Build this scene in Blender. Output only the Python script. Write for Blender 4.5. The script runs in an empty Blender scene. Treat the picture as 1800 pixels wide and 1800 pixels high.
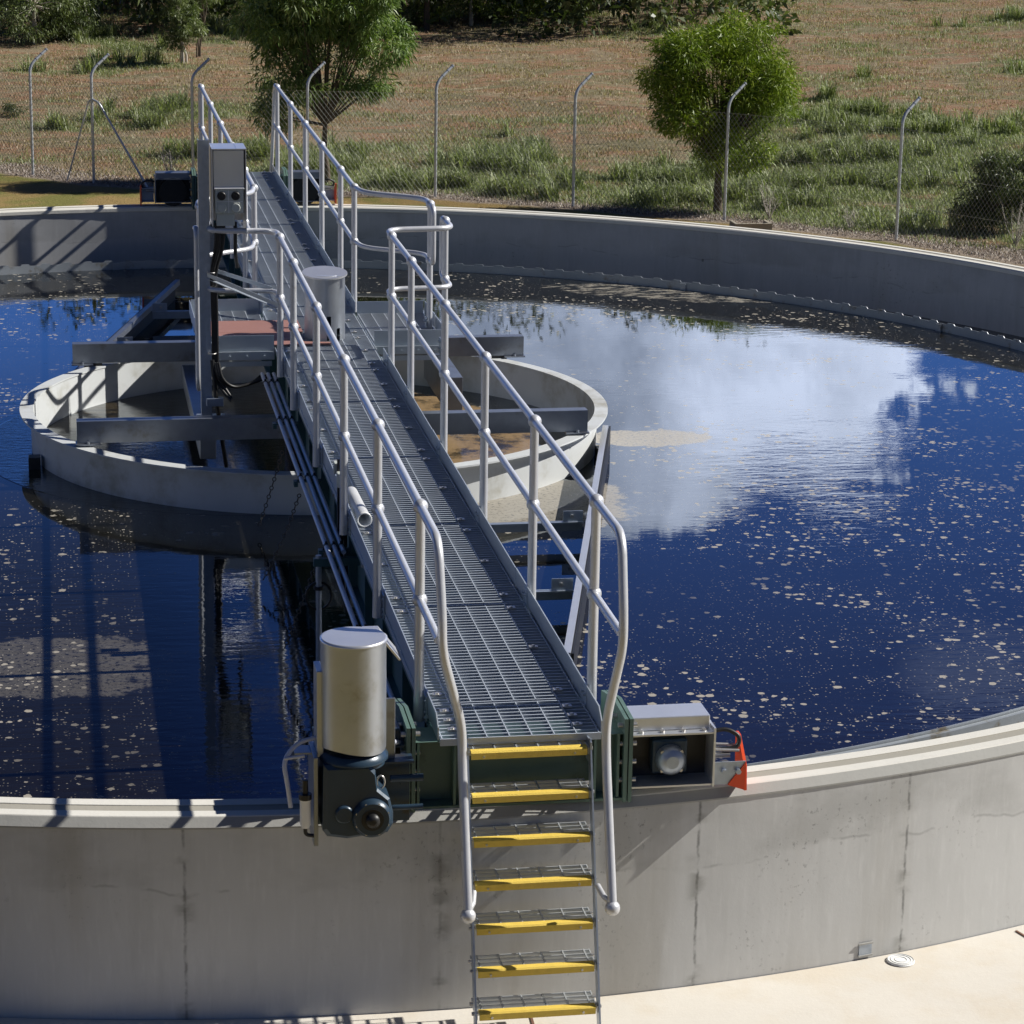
import bpy, math, random
import numpy as np
from mathutils import Vector, Matrix, noise
R = math.radians
random.seed(7); rng = np.random.default_rng(7)
S = bpy.context.scene
COL = S.collection
# ------------------------------------------------------------------ camera
F = 4644.09
FW = Vector((0.16769656, 0.94992415, -0.26367018)); RT = Vector((0.98542644, -0.16925345, 0.01697078)); UP = Vector((0.02850614, 0.26267351, 0.9644636))
CP = Vector((-2.05125, -20.34044, 4.55315))
cd = bpy.data.cameras.new('camera'); cam = bpy.data.objects.new('camera', cd); COL.objects.link(cam)
m = Matrix((RT, UP, -FW)).transposed().to_4x4(); m.translation = CP
cam.matrix_world = m
cd.sensor_width = 36; cd.lens = F / 1800 * 36; cd.clip_start = .1; cd.clip_end = 2000
S.camera = cam
# ------------------------------------------------------------------ world and sun
SUN_EL = 38.7
S.view_settings.view_transform = 'Standard'; S.view_settings.look = 'None'
S.view_settings.exposure = 0.32; S.view_settings.gamma = 1
W = bpy.data.worlds.new('World'); S.world = W; W.use_nodes = True
wn = W.node_tree; wn.nodes.clear()


class NT:
    """tiny helper for writing node trees"""
    def __init__(s, t): s.t = t
    def n(s, typ, ins=None, **kw):
        nd = s.t.nodes.new(typ)
        for k, v in kw.items(): setattr(nd, k, v)
        for k, v in (ins or {}).items(): s.put(nd, k, v)
        return nd
    def put(s, nd, k, v):
        sock = nd.inputs[k]
        if hasattr(v, 'outputs'): v = v.outputs[0]
        if isinstance(v, bpy.types.NodeSocket): s.t.links.new(v, sock)
        else:
            if isinstance(v, (tuple, list)) and len(v) == 3 and sock.type == 'RGBA': v = (*v, 1)
            sock.default_value = v
    def m(s, op, a, b=None, c=None, clamp=False):
        nd = s.t.nodes.new('ShaderNodeMath'); nd.operation = op; nd.use_clamp = clamp
        for i, v in enumerate((a, b, c)):
            if v is not None: s.put(nd, i, v)
        return nd.outputs[0]
    def mix(s, f, a, b, mode='MIX'):
        nd = s.t.nodes.new('ShaderNodeMix'); nd.data_type = 'RGBA'; nd.blend_type = mode
        s.put(nd, 0, f); s.put(nd, 6, a); s.put(nd, 7, b)
        return nd.outputs[2]
    def ramp(s, f, pts, interp='LINEAR'):
        nd = s.t.nodes.new('ShaderNodeValToRGB'); cr = nd.color_ramp; cr.interpolation = interp
        while len(cr.elements) < len(pts): cr.elements.new(.5)
        for e, (p, c) in zip(cr.elements, pts):
            e.position = p; e.color = (c, c, c, 1) if isinstance(c, (int, float)) else (*c, 1)
        s.put(nd, 0, f)
        return nd.outputs[0]
    def step(s, v, a, b):
        nd = s.t.nodes.new('ShaderNodeMapRange'); nd.interpolation_type = 'SMOOTHSTEP'
        s.put(nd, 0, v); nd.inputs[1].default_value = a; nd.inputs[2].default_value = b
        return nd.outputs[0]
    def noise(s, vec, scale, detail=4, rough=.55, dist=0.):
        nd = s.t.nodes.new('ShaderNodeTexNoise')
        if vec is not None: s.put(nd, 'Vector', vec)
        nd.inputs['Scale'].default_value = scale; nd.inputs['Detail'].default_value = detail
        nd.inputs['Roughness'].default_value = rough; nd.inputs['Distortion'].default_value = dist
        return nd.outputs[0]
    def scale(s, vec, xyz):
        nd = s.t.nodes.new('ShaderNodeVectorMath'); nd.operation = 'MULTIPLY'
        s.put(nd, 0, vec); nd.inputs[1].default_value = xyz
        return nd.outputs[0]
    def sep(s, vec):
        nd = s.t.nodes.new('ShaderNodeSeparateXYZ'); s.put(nd, 0, vec); return nd.outputs
    def comb(s, x, y, z):
        nd = s.t.nodes.new('ShaderNodeCombineXYZ')
        for i, v in enumerate((x, y, z)): s.put(nd, i, v)
        return nd.outputs[0]


w = NT(wn)
tc = w.n('ShaderNodeTexCoord').outputs['Generated']
sx, sy, sz = w.sep(tc)
el = w.m('MULTIPLY', w.m('ARCSINE', w.m('MAXIMUM', w.m('MINIMUM', sz, .9999), -.9999)), 57.2958)
az = w.m('MULTIPLY', w.m('ARCTAN2', sx, sy), 57.2958)
sky = w.n('ShaderNodeTexSky', sky_type='NISHITA', sun_disc=False, sun_elevation=R(SUN_EL), sun_rotation=R(90), air_density=1.0, dust_density=.3, ozone_density=3.0)
grad = w.ramp(w.m('DIVIDE', el, 90), [(0, (.13, .28, .70)), (.10, (.085, .245, .74)), (.133, (.065, .195, .62)), (.167, (.045, .130, .45)), (.2, (.030, .085, .31)), (.24, (.016, .040, .18)), (.34, (.008, .018, .08)), (.5, (.006, .014, .050)), (1, (.006, .014, .048))])
grad = w.mix(w.m('MULTIPLY', w.m('SUBTRACT', 1, w.step(az, .5, 8)), w.step(el, 11, 17)), grad, w.mix(1, grad, (.5, .45, .42), 'MULTIPLY'))
low = w.ramp(w.m('DIVIDE', el, 90), [(0, (.05, .09, .18)), (.2, (.018, .040, .11)), (1, (.007, .016, .055))])
grad = w.mix(w.step(w.m('ABSOLUTE', w.m('SUBTRACT', az, 10)), 40, 95), grad, low)
skyc = w.mix(1, grad, w.mix(1, sky.outputs[0], (.0015, .0015, .0015), 'MULTIPLY'), 'ADD')
n0 = w.noise(w.comb(w.m('MULTIPLY', az, .16), w.m('MULTIPLY', el, .3), 3.1), 1.0, 7, .62, .3)
n1 = w.m('ADD', w.m('MULTIPLY', n0, .72), w.m('MULTIPLY', w.noise(w.comb(w.m('MULTIPLY', az, .7), w.m('MULTIPLY', el, 1.1), 1.7), 1.0, 6, .65, .6), .30))
e1 = w.m('POWER', w.m('DIVIDE', w.m('SUBTRACT', az, 13.0), 7.5), 2)
e2 = w.m('POWER', w.m('DIVIDE', w.m('SUBTRACT', el, 10.6), 5.3), 2)
d = w.m('ADD', w.m('SUBTRACT', 1.0, w.m('ADD', e1, e2)), w.m('MULTIPLY', w.m('SUBTRACT', n1, .5), 2.6))
f1 = w.m('POWER', w.m('DIVIDE', w.m('SUBTRACT', az, 20.6), 3.2), 2)
f2 = w.m('POWER', w.m('DIVIDE', w.m('SUBTRACT', el, 18.4), 1.6), 2)
d2 = w.m('ADD', w.m('SUBTRACT', .5, w.m('ADD', f1, f2)), w.m('MULTIPLY', w.m('SUBTRACT', n1, .5), 1.5))
cm = w.m('MAXIMUM', w.step(d, .20, .27), w.m('MULTIPLY', w.step(d2, .0, 1.2), .22))
big = w.noise(w.scale(tc, (2.2, 2.2, 5.0)), 1.0, 7, .6)
cm2 = w.m('MULTIPLY', w.step(big, .60, .72), w.m('MULTIPLY', w.step(w.m('ABSOLUTE', w.m('SUBTRACT', az, 8)), 26, 40), w.step(el, 2, 9)))
cm = w.m('MAXIMUM', cm, w.m('MULTIPLY', cm2, .22))
n2 = w.noise(w.comb(w.m('MULTIPLY', az, .42), w.m('MULTIPLY', el, .5), 9.), 1.0, 7, .62, .4)
cc = w.ramp(w.m('ADD', w.m('MULTIPLY', n2, .9), w.m('SUBTRACT', w.m('MULTIPLY', w.step(w.m('ADD', az, w.m('MULTIPLY', n1, 3)), 12.8, 16.6), .36), .14)), [(.26, (.42, .50, .68)), (.5, (.85, .96, 1.22)), (.74, (1.45, 1.6, 1.98))])
bg = w.n('ShaderNodeBackground', {0: w.mix(cm, skyc, cc), 1: 1.0})
wo = w.n('ShaderNodeOutputWorld'); wn.links.new(bg.outputs[0], wo.inputs[0])

sl = bpy.data.lights.new('sun', 'SUN'); sl.energy = 5.0; sl.angle = R(.5); sl.color = (1, .965, .90)
so = bpy.data.objects.new('sun', sl); COL.objects.link(so)
so.rotation_euler = Vector((math.cos(R(SUN_EL)) * math.cos(R(0)), math.cos(R(SUN_EL)) * math.sin(R(0)), math.sin(R(SUN_EL)))).to_track_quat('Z', 'Y').to_euler(); so.location = (30, 0, 30)


# ------------------------------------------------------------------ pixel helpers (1800 px photograph -> point on a world plane)
def ray(x, y, axis, v):
    dd = FW * F + RT * (x - 900) + UP * (900 - y)
    return CP + dd * ((v - CP[axis]) / dd[axis])


# ------------------------------------------------------------------ materials
def mat(name, col=(.5, .5, .5), rough=.5, metal=0., var=.0, vscale=8., bump=0., bscale=60., dirt=None, dscale=3., dlo=.55, dhi=.7, spec=.5, rvar=0.):
    M = bpy.data.materials.new(name); M.use_nodes = True; t = NT(M.node_tree); b = M.node_tree.nodes['Principled BSDF']
    pos = t.n('ShaderNodeNewGeometry').outputs['Position']
    c = col
    if var: c = t.mix(t.noise(pos, vscale, 5), tuple(x * (1 - var) for x in col), tuple(min(1, x * (1 + var)) for x in col))
    if dirt: c = t.mix(t.step(t.noise(pos, dscale, 6, .65), dlo, dhi), c, dirt)
    t.put(b, 'Base Color', c)
    b.inputs['Metallic'].default_value = metal; b.inputs['Specular IOR Level'].default_value = spec
    if rvar: t.put(b, 'Roughness', t.m('ADD', rough - rvar, t.m('MULTIPLY', t.noise(pos, vscale * 1.7, 4), 2 * rvar)))
    else: b.inputs['Roughness'].default_value = rough
    if bump:
        bn = t.n('ShaderNodeBump', {'Height': t.noise(pos, bscale, 4), 'Strength': bump, 'Distance': .01}); t.put(b, 'Normal', bn)
    return M


M_rail = mat('rail_paint', (.62, .63, .655), .36, .38, .10, 14, .05, 90, dirt=(.40, .38, .36), dscale=9, dlo=.62, dhi=.8, rvar=.08)
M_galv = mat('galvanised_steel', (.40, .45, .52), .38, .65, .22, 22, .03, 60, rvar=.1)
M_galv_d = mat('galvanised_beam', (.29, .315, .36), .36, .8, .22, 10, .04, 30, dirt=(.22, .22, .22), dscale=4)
M_grate = mat('grating_steel', (.43, .47, .52), .42, .25, .15, 5, 0, rvar=.1)
M_grate_top = mat('grating_bearing_bar', (.55, .58, .60), .34, .5, .15, 8)
M_kick = mat('kick_plate', (.50, .55, .60), .38, .55, .15, 4, .02, 30, rvar=.08)
M_green = mat('green_paint', (.10, .165, .135), .42, 0, .18, 6, .03, 40, dirt=(.05, .09, .07), dscale=5, rvar=.08)
M_teal = mat('girder_paint', (.05, .115, .115), .42, 0, .18, 4, .03, 40, dirt=(.035, .07, .07), dscale=3)
M_steel = mat('stainless', (.48, .51, .55), .36, .8, .18, 5, .03, 25, dirt=(.33, .325, .30), dscale=3.5, dlo=.55, dhi=.75, rvar=.1)
M_steel2 = mat('stainless_bright', (.72, .73, .75), .32, .7, .08, 6, .02, 30, rvar=.08)
M_cab = mat('cabinet_steel', (.60, .64, .70), .30, .75, .08, 5, rvar=.06)
M_gear = mat('gearbox_paint', (.026, .050, .078), .32, .1, .3, 7, .05, 35, dirt=(.04, .032, .018), dscale=6, rvar=.1)
M_black = mat('black_rubber', (.012, .012, .012), .45, 0, .3, 10)
M_dark = mat('dark_metal', (.03, .03, .032), .4, .4, .3, 10)
M_plas = mat('grey_plastic', (.50, .53, .49), .45, 0, .06, 8)
M_pvc = mat('white_pvc', (.80, .80, .78), .35, 0, .05, 8)
M_conduit = mat('conduit_grey', (.60, .62, .70), .42, .1, .08, 12)
M_yellow = mat('yellow_nosing', (.80, .57, .09), .75, 0, .14, 30, .5, 260, dirt=(.38, .26, .06), dscale=14, dlo=.62, dhi=.78)
M_orange = mat('orange_plastic', (.75, .07, .012), .4, 0, .12, 8)
M_ply = mat('red_sheet', (.29, .145, .12), .6, 0, .12, 5, .05, 60, dirt=(.24, .10, .08), dscale=4)
M_well = mat('painted_well_steel', (.56, .58, .585), .5, 0, .10, 3, .02, 20, dirt=(.36, .35, .30), dscale=2.5, dlo=.48, dhi=.75)
M_chain = mat('chain_steel', (.12, .105, .09), .4, .8, .4, 30)
M_weir = mat('weir_plate', (.34, .37, .40), .42, .3, .15, 3, dirt=(.20, .17, .12), dscale=5)
M_bolt = mat('bolt_steel', (.55, .53, .50), .35, .8, .2, 30)


def concrete(name, base, kind):
    M = bpy.data.materials.new(name); M.use_nodes = True; t = NT(M.node_tree); b = M.node_tree.nodes['Principled BSDF']
    pos = t.n('ShaderNodeNewGeometry').outputs['Position']; x, y, z = t.sep(pos)
    c = t.mix(t.noise(pos, .9, 6, .6), tuple(v * .84 for v in base), tuple(min(1, v * 1.12) for v in base))
    if kind == 'wall':
        ang = t.m('ARCTAN2', t.m('ADD', x, .47), t.m('SUBTRACT', .2, y)); arc = t.m('MULTIPLY', ang, 9.27)
        st = t.comb(arc, t.m('MULTIPLY', z, .12), 0)
        streak = t.noise(t.scale(st, (9, 9, 9)), 1, 6, .7)
        c = t.mix(t.m('MULTIPLY', t.step(streak, .45, .8), .32), c, tuple(v * v * 1.25 for v in base))
        c = t.mix(t.m('MULTIPLY', t.step(t.noise(t.scale(st, (30, 40, 1)), 1, 3), .5, .75), .18), c, tuple(min(1, v * 1.35) for v in base))
        uv = t.comb(arc, z, 0)
        # darker damp upper lift with an uneven lower edge
        edge = t.m('ADD', t.m('ADD', z, .36), t.m('MULTIPLY', t.m('SUBTRACT', t.noise(t.scale(uv, (1.1, 0, 0)), 1, 5), .5), .34))
        blot = t.step(t.noise(t.scale(uv, (1.4, 2.2, 1)), 1, 5, .6), .42, .66)
        c = t.mix(t.m('MULTIPLY', t.m('MULTIPLY', t.step(edge, -.02, .03), blot), .22), c, (.13, .125, .11))
        lift = t.m('ABSOLUTE', edge)
        crack = t.m('MULTIPLY', t.m('SUBTRACT', 1, t.step(lift, .0, .012)), t.step(t.noise(t.scale(uv, (4, 4, 1)), 1, 4), .50, .6))
        c = t.mix(t.m('MULTIPLY', crack, .28), c, (.07, .07, .065))
        # warm olive stains, dark mould specks
        c = t.mix(t.m('MULTIPLY', t.step(t.noise(t.scale(st, (1.5, 1.5, 1)), 1, 5), .52, .7), .30), c, (.24, .20, .13))
        c = t.mix(t.m('MULTIPLY', t.m('MULTIPLY', t.step(t.noise(t.scale(uv, (34, 26, 1)), 1, 4, .7), .57, .66), t.step(t.noise(t.scale(uv, (1.5, 1.5, 1)), 1, 5), .50, .66)), .45), c, (.09, .09, .085))
        # construction joints
        for k, ja in enumerate((-1.08, .10, 1.36, 2.50, -4.4, 4.6, -7.5, 7.6)):
            dj = t.m('ABSOLUTE', t.m('ADD', t.m('SUBTRACT', arc, ja), t.m('MULTIPLY', t.m('SUBTRACT', t.noise(t.comb(0, z, k), 5, 5, .7), .5), .035)))
            j = t.m('MULTIPLY', t.m('SUBTRACT', 1, t.step(dj, .001, .012)), t.step(t.noise(t.scale(uv, (12, 9, 1)), 1, 3), .36, .6))
            c = t.mix(t.m('MULTIPLY', j, (.55, .25, .62, .6, .6, .6, .6, .6)[k]), c, (.055, .055, .05))
            js = t.m('MULTIPLY', t.m('SUBTRACT', 1, t.step(dj, .0, .07)), t.step(t.noise(t.comb(t.m('MULTIPLY', arc, 2), t.m('MULTIPLY', z, 4), k), 1.4, 4), .52, .64))
            c = t.mix(t.m('MULTIPLY', js, .45), c, (.11, .105, .085))
        # tie-hole marks on a grid
        vo = t.n('ShaderNodeTexVoronoi', {'Vector': t.scale(uv, (1.9, 1.6, 1)), 'Scale': 1.0, 'Randomness': .45})
        c = t.mix(t.m('MULTIPLY', t.m('SUBTRACT', 1, t.step(vo.outputs['Distance'], .02, .04)), .6), c, (.08, .08, .07))
    if kind == 'pave':
        c = t.mix(t.m('MULTIPLY', t.step(t.noise(pos, 2.2, 6, .65), .42, .7), .5), c, tuple(v * k for v, k in zip(base, (.90, .82, .70))))
        c = t.mix(t.m('MULTIPLY', t.step(t.noise(t.scale(pos, (8, 90, 1)), 1, 3), .5, .8), .15), c, (.5, .45, .38))
        c = t.mix(t.m('MULTIPLY', t.step(t.noise(pos, 70, 3), .62, .75), .25), c, (.45, .40, .33))
    if kind == 'cope':
        c = t.mix(t.m('MULTIPLY', t.step(t.noise(pos, 5, 6, .7), .5, .75), .35), c, tuple(v * .72 for v in base))
        c = t.mix(t.m('MULTIPLY', t.step(t.noise(pos, 60, 4, .7), .6, .72), .3), c, tuple(v * .6 for v in base))
    t.put(b, 'Base Color', c); b.inputs['Roughness'].default_value = .85; b.inputs['Specular IOR Level'].default_value = .3
    h = t.m('ADD', t.noise(pos, 45, 5, .7), t.m('MULTIPLY', t.noise(pos, 6, 4), 1.5))
    bn = t.n('ShaderNodeBump', {'Height': h, 'Strength': (.12 if kind == 'wall' else .3), 'Distance': .004}); t.put(b, 'Normal', bn)
    return M


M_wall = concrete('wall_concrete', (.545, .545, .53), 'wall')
M_wall_in = concrete('inner_wall_concrete', (.44, .445, .455), 'wall')  # shade of the far side put into a darker, cooler wall concrete
M_cope = concrete('coping_concrete', (.68, .66, .60), 'cope')
M_cope2 = concrete('coping_groove', (.36, .34, .29), 'cope')
M_cham = concrete('coping_edge', (.36, .355, .33), 'cope')
M_pave = concrete('pavement_concrete', (.65, .61, .54), 'pave')


def leafmat(name, a, b_, c_, rough=.45, trans=.25):
    M = bpy.data.materials.new(name); M.use_nodes = True; t = NT(M.node_tree); nt = M.node_tree
    b = nt.nodes['Principled BSDF']
    at = t.n('ShaderNodeAttribute', attribute_name='rnd').outputs['Fac']
    c = t.ramp(at, [(0, a), (.55, b_), (1, c_)])
    t.put(b, 'Base Color', c); b.inputs['Roughness'].default_value = rough; b.inputs['Specular IOR Level'].default_value = .4
    tr = t.n('ShaderNodeBsdfTranslucent', {0: t.mix(1, c, (1.3, 1.5, .6), 'MULTIPLY')})
    mx = t.n('ShaderNodeMixShader', {0: trans, 1: b, 2: tr}); out = [n for n in nt.nodes if n.type == 'OUTPUT_MATERIAL'][0]
    nt.links.new(mx.outputs[0], out.inputs[0])
    return M


M_leafA = leafmat('leaf_dark_green', (.065, .115, .03), (.15, .225, .06), (.36, .42, .20))
M_leafB = leafmat('leaf_yellow_green', (.08, .13, .012), (.17, .24, .022), (.33, .38, .06))
M_leafC = leafmat('leaf_grey_green', (.07, .10, .04), (.14, .18, .07), (.30, .34, .18))
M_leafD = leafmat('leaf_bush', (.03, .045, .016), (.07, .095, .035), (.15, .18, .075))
M_gra = leafmat('green_grass', (.11, .135, .055), (.23, .27, .12), (.50, .52, .36), .55)
M_gdry = leafmat('dry_grass', (.17, .125, .08), (.34, .25, .165), (.62, .52, .39), .7)
M_glit = leafmat('leaf_litter', (.14, .10, .08), (.30, .25, .22), (.58, .52, .46), .8, .05)
M_bark = mat('bark', (.11, .085, .06), .85, 0, .35, 20, .6, 60)
M_bark2 = mat('pale_bark', (.42, .38, .32), .8, 0, .3, 12, .3, 60)
M_twig = mat('dead_twig', (.45, .41, .36), .8, 0, .2, 20)


# ------------------------------------------------------------------ mesh builder
class MB:
    def __init__(s): s.v = []; s.f = []; s.sm = []
    def add(s, vs, fs, smooth=False):
        o = len(s.v); s.v += [tuple(v) for v in vs]; s.f += [tuple(i + o for i in f) for f in fs]; s.sm += [smooth] * len(fs)
        return s
    def box(s, x0, x1, y0, y1, z0, z1):
        return s.add([(x0, y0, z0), (x1, y0, z0), (x1, y1, z0), (x0, y1, z0), (x0, y0, z1), (x1, y0, z1), (x1, y1, z1), (x0, y1, z1)],
                     [(0, 3, 2, 1), (4, 5, 6, 7), (0, 1, 5, 4), (1, 2, 6, 5), (2, 3, 7, 6), (3, 0, 4, 7)])
    def cbox(s, x0, x1, y0, y1, z0, z1, c=.004):
        """box with chamfered edges"""
        if x1 < x0: x0, x1 = x1, x0
        if y1 < y0: y0, y1 = y1, y0
        if z1 < z0: z0, z1 = z1, z0
        c = min(c, (x1 - x0) * .4, (y1 - y0) * .4, (z1 - z0) * .4)
        import bmesh
        bm = bmesh.new(); bmesh.ops.create_cube(bm, size=1)
        for v in bm.verts:
            v.co = Vector(((x0 + x1) / 2 + v.co.x * (x1 - x0), (y0 + y1) / 2 + v.co.y * (y1 - y0), (z0 + z1) / 2 + v.co.z * (z1 - z0)))
        bmesh.ops.bevel(bm, geom=list(bm.edges), offset=c, segments=2, affect='EDGES', profile=.5)
        bm.verts.index_update()
        s.add([v.co for v in bm.verts], [[v.index for v in f.verts] for f in bm.faces]); bm.free()
        return s
    def obox(s, c, ax, ay, az):
        c = Vector(c); ax = Vector(ax); ay = Vector(ay); az = Vector(az)
        vs = [c + ax * i + ay * j + az * k for k in (-1, 1) for (i, j) in ((-1, -1), (1, -1), (1, 1), (-1, 1))]
        return s.add(vs, [(0, 3, 2, 1), (4, 5, 6, 7), (0, 1, 5, 4), (1, 2, 6, 5), (2, 3, 7, 6), (3, 0, 4, 7)])
    def bar(s, a, b, w_, h_, up=(0, 0, 1)):
        a = Vector(a); b = Vector(b); d_ = (b - a); L = d_.length; d_.normalize(); x_ = d_.cross(Vector(up)).normalized(); z_ = x_.cross(d_)
        return s.obox((a + b) / 2, x_ * w_ / 2, d_ * L / 2, z_ * h_ / 2)
    def tube(s, pts, r, seg=12, cap=True, smooth=True):
        pts = [Vector(p) for p in pts]; n = len(pts); rs = r if isinstance(r, (list, tuple)) else [r] * n
        T = [(pts[min(i + 1, n - 1)] - pts[max(i - 1, 0)]).normalized() for i in range(n)]
        a = Vector((0, 0, 1)) if abs(T[0].z) < .9 else Vector((1, 0, 0)); u = T[0].cross(a).normalized(); vs = []; fs = []
        for i in range(n):
            u = (u - T[i] * u.dot(T[i])).normalized(); v_ = T[i].cross(u)
            for k in range(seg):
                an = 2 * math.pi * k / seg; vs.append(pts[i] + (u * math.cos(an) + v_ * math.sin(an)) * rs[i])
        for i in range(n - 1):
            for k in range(seg):
                k2 = (k + 1) % seg; fs.append((i * seg + k, i * seg + k2, (i + 1) * seg + k2, (i + 1) * seg + k))
        s.add(vs, fs, smooth)
        if cap: s.add(vs[:seg], [tuple(range(seg - 1, -1, -1))]); s.add(vs[-seg:], [tuple(range(seg))])
        return s
    def ball(s, c, r, seg=14, rings=8, sz=1.):
        vs = []; fs = []
        for i in range(rings + 1):
            ph = math.pi * i / rings
            for k in range(seg):
                an = 2 * math.pi * k / seg; vs.append((c[0] + r * math.sin(ph) * math.cos(an), c[1] + r * math.sin(ph) * math.sin(an), c[2] + r * sz * math.cos(ph)))
        for i in range(rings):
            for k in range(seg):
                k2 = (k + 1) % seg; fs.append((i * seg + k, (i + 1) * seg + k, (i + 1) * seg + k2, i * seg + k2))
        return s.add(vs, fs, True)
    def cyl(s, a, b, r, seg=24, r2=None):
        return s.tube([a, b], [r, r if r2 is None else r2], seg)
    def lathe(s, prof, cx, cy, seg=192, a0=0, a1=2 * math.pi, smooth=True):
        full = abs(a1 - a0 - 2 * math.pi) < 1e-6; n = seg if full else seg + 1; vs = []; fs = []; k_ = len(prof)
        for i in range(n):
            a = a0 + (a1 - a0) * i / seg
            for r_, z_ in prof: vs.append((cx + r_ * math.cos(a), cy + r_ * math.sin(a), z_))
        for i in range(seg):
            j = (i + 1) % n
            for p in range(k_ - 1): fs.append((i * k_ + p, j * k_ + p, j * k_ + p + 1, i * k_ + p + 1))
        return s.add(vs, fs, smooth)
    def prism(s, poly, ax, a, b):
        """extrude a polygon given in the two other axes along axis ax from a to b"""
        n = len(poly)
        def P(q, t):
            return {0: (t, q[0], q[1]), 1: (q[0], t, q[1]), 2: (q[0], q[1], t)}[ax]
        vs = [P(q, a) for q in poly] + [P(q, b) for q in poly]
        fs = [tuple(range(n - 1, -1, -1)), tuple(range(n, 2 * n))] + [(i, (i + 1) % n, n + (i + 1) % n, n + i) for i in range(n)]
        return s.add(vs, fs)


def fillet(pts, r, n=6):
    pts = [Vector(p) for p in pts]; out = [pts[0]]
    for i in range(1, len(pts) - 1):
        p, a, b = pts[i], pts[i - 1], pts[i + 1]; da = (a - p); db = (b - p); rr = min(r, da.length * .48, db.length * .48)
        A = p + da.normalized() * rr; B = p + db.normalized() * rr
        for k in range(n + 1):
            t = k / n; out.append(A * (1 - t) ** 2 + p * 2 * t * (1 - t) + B * t * t)
    out.append(pts[-1]); return out


def wloc(o):
    v = Vector((0, 0, 0))
    while o is not None: v += o.location; o = o.parent
    return v


NOSPLIT = {'grating_panel', 'side_platform', 'tread', 'wire_mesh', 'trunk', 'weir_plate', 'crown', 'hood', 'ring_groove', 'panel_top', 'sensor_rod', 'foot_bracket', 'coping'}


def pieces(mb):
    """the far-apart pieces of a mesh, each as a mesh builder of its own"""
    n = len(mb.v); par = list(range(n))
    def find(i):
        while par[i] != i: par[i] = par[par[i]]; i = par[i]
        return i
    for f in mb.f:
        a = find(f[0])
        for j in f[1:]: par[find(j)] = a
    isl = {}
    for i in range(n): isl.setdefault(find(i), []).append(i)
    keys = list(isl)
    if len(keys) < 2 or len(keys) > 400: return [mb]
    V = np.array(mb.v); lo = np.array([V[isl[k]].min(0) for k in keys]); hi = np.array([V[isl[k]].max(0) for k in keys]); sz = np.linalg.norm(hi - lo, axis=1)
    g = list(range(len(keys)))
    def fg(i):
        while g[i] != i: g[i] = g[g[i]]; i = g[i]
        return i
    for i in range(len(keys)):
        gap = np.linalg.norm(np.maximum(0, np.maximum(lo[i] - hi, lo - hi[i])), axis=1)
        for j in np.nonzero(gap < .55 * np.maximum(sz[i], sz))[0]:
            if j != i: g[fg(int(j))] = fg(i)
    grp = {}
    for i, k in enumerate(keys): grp.setdefault(fg(i), set()).add(k)
    if len(grp) < 2: return [mb]
    out = []
    for ks in grp.values():
        q = MB(); mp = {}
        for f, sm in zip(mb.f, mb.sm):
            if find(f[0]) in ks:
                for j in f:
                    if j not in mp: mp[j] = len(q.v); q.v.append(mb.v[j])
                q.f.append(tuple(mp[j] for j in f)); q.sm.append(sm)
        if q.f: out.append(q)
    return out


def obj(name, mb, m_, parent=None, recalc=True, origin=None):
    if parent is not None and name not in NOSPLIT and origin is None:
        ps = pieces(mb)
        if 1 < len(ps) <= 100:
            os_ = [obj1(name, q, m_, parent, recalc) for q in ps]; return os_[0]
    return obj1(name, mb, m_, parent, recalc, origin)


def obj1(name, mb, m_, parent=None, recalc=True, origin=None):
    me = bpy.data.meshes.new(name); o = bpy.data.objects.new(name, me); COL.objects.link(o)
    if parent is not None: o.parent = parent
    if origin is not None: o.location = Vector(origin) - (wloc(parent) if parent is not None else Vector((0, 0, 0)))
    off = wloc(o)
    me.from_pydata([(v[0] - off.x, v[1] - off.y, v[2] - off.z) for v in mb.v], [], mb.f)
    me.polygons.foreach_set('use_smooth', mb.sm)
    if recalc:
        import bmesh
        bm = bmesh.new(); bm.from_mesh(me); bmesh.ops.recalc_face_normals(bm, faces=bm.faces); bm.to_mesh(me); bm.free()
    me.materials.append(m_); me.update()
    return o


def thing(name, label, cat, loc=(0, 0, 0), group=None):
    o = bpy.data.objects.new(name, None); COL.objects.link(o); o.location = loc; o.empty_display_size = .1
    return tag(o, label, cat, group)


def tag(o, label, cat, group=None, kind=None):
    if label: o['label'] = label
    if cat: o['category'] = cat
    if group: o['group'] = group
    if kind: o['kind'] = kind
    return o


def struct(name, mb, m_, recalc=True):
    o = obj(name, mb, m_, None, recalc); o['kind'] = 'structure'
    if sum(p.normal.z * p.area for p in o.data.polygons) < 0: o.data.flip_normals()      # the setting's sheets face up
    return o


def dup(o, parent=None):
    c = o.copy(); COL.objects.link(c)
    if parent is not None: c.parent = parent
    for ch in list(o.children): dup(ch, c)
    return c


TX, TY = -.47, .2           # tank centre
ZW = -.51                   # water level
ZG = -1.0                   # pavement level
FPIX = [(-150, 270), (-50, 293), (58, 308), (165, 322), (340, 333), (541, 340), (765, 346), (1007, 365), (1273, 387), (1575, 422), (1900, 480)]
FENCE = [tuple(ray(a, b, 2, ZG)[:2]) for a, b in FPIX]


def fdist(x, y):
    """signed distance beyond the fence line"""
    best = 1e9; sg = 1
    for (a, b), (c, d_) in zip(FENCE[:-1], FENCE[1:]):
        vx, vy = c - a, d_ - b; t = max(0, min(1, ((x - a) * vx + (y - b) * vy) / (vx * vx + vy * vy)))
        dx, dy = x - a - t * vx, y - b - t * vy; q = math.hypot(dx, dy)
        if q < best: best = q; sg = 1 if (vx * dy - vy * dx) > 0 else -1
    return best * sg


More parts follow.
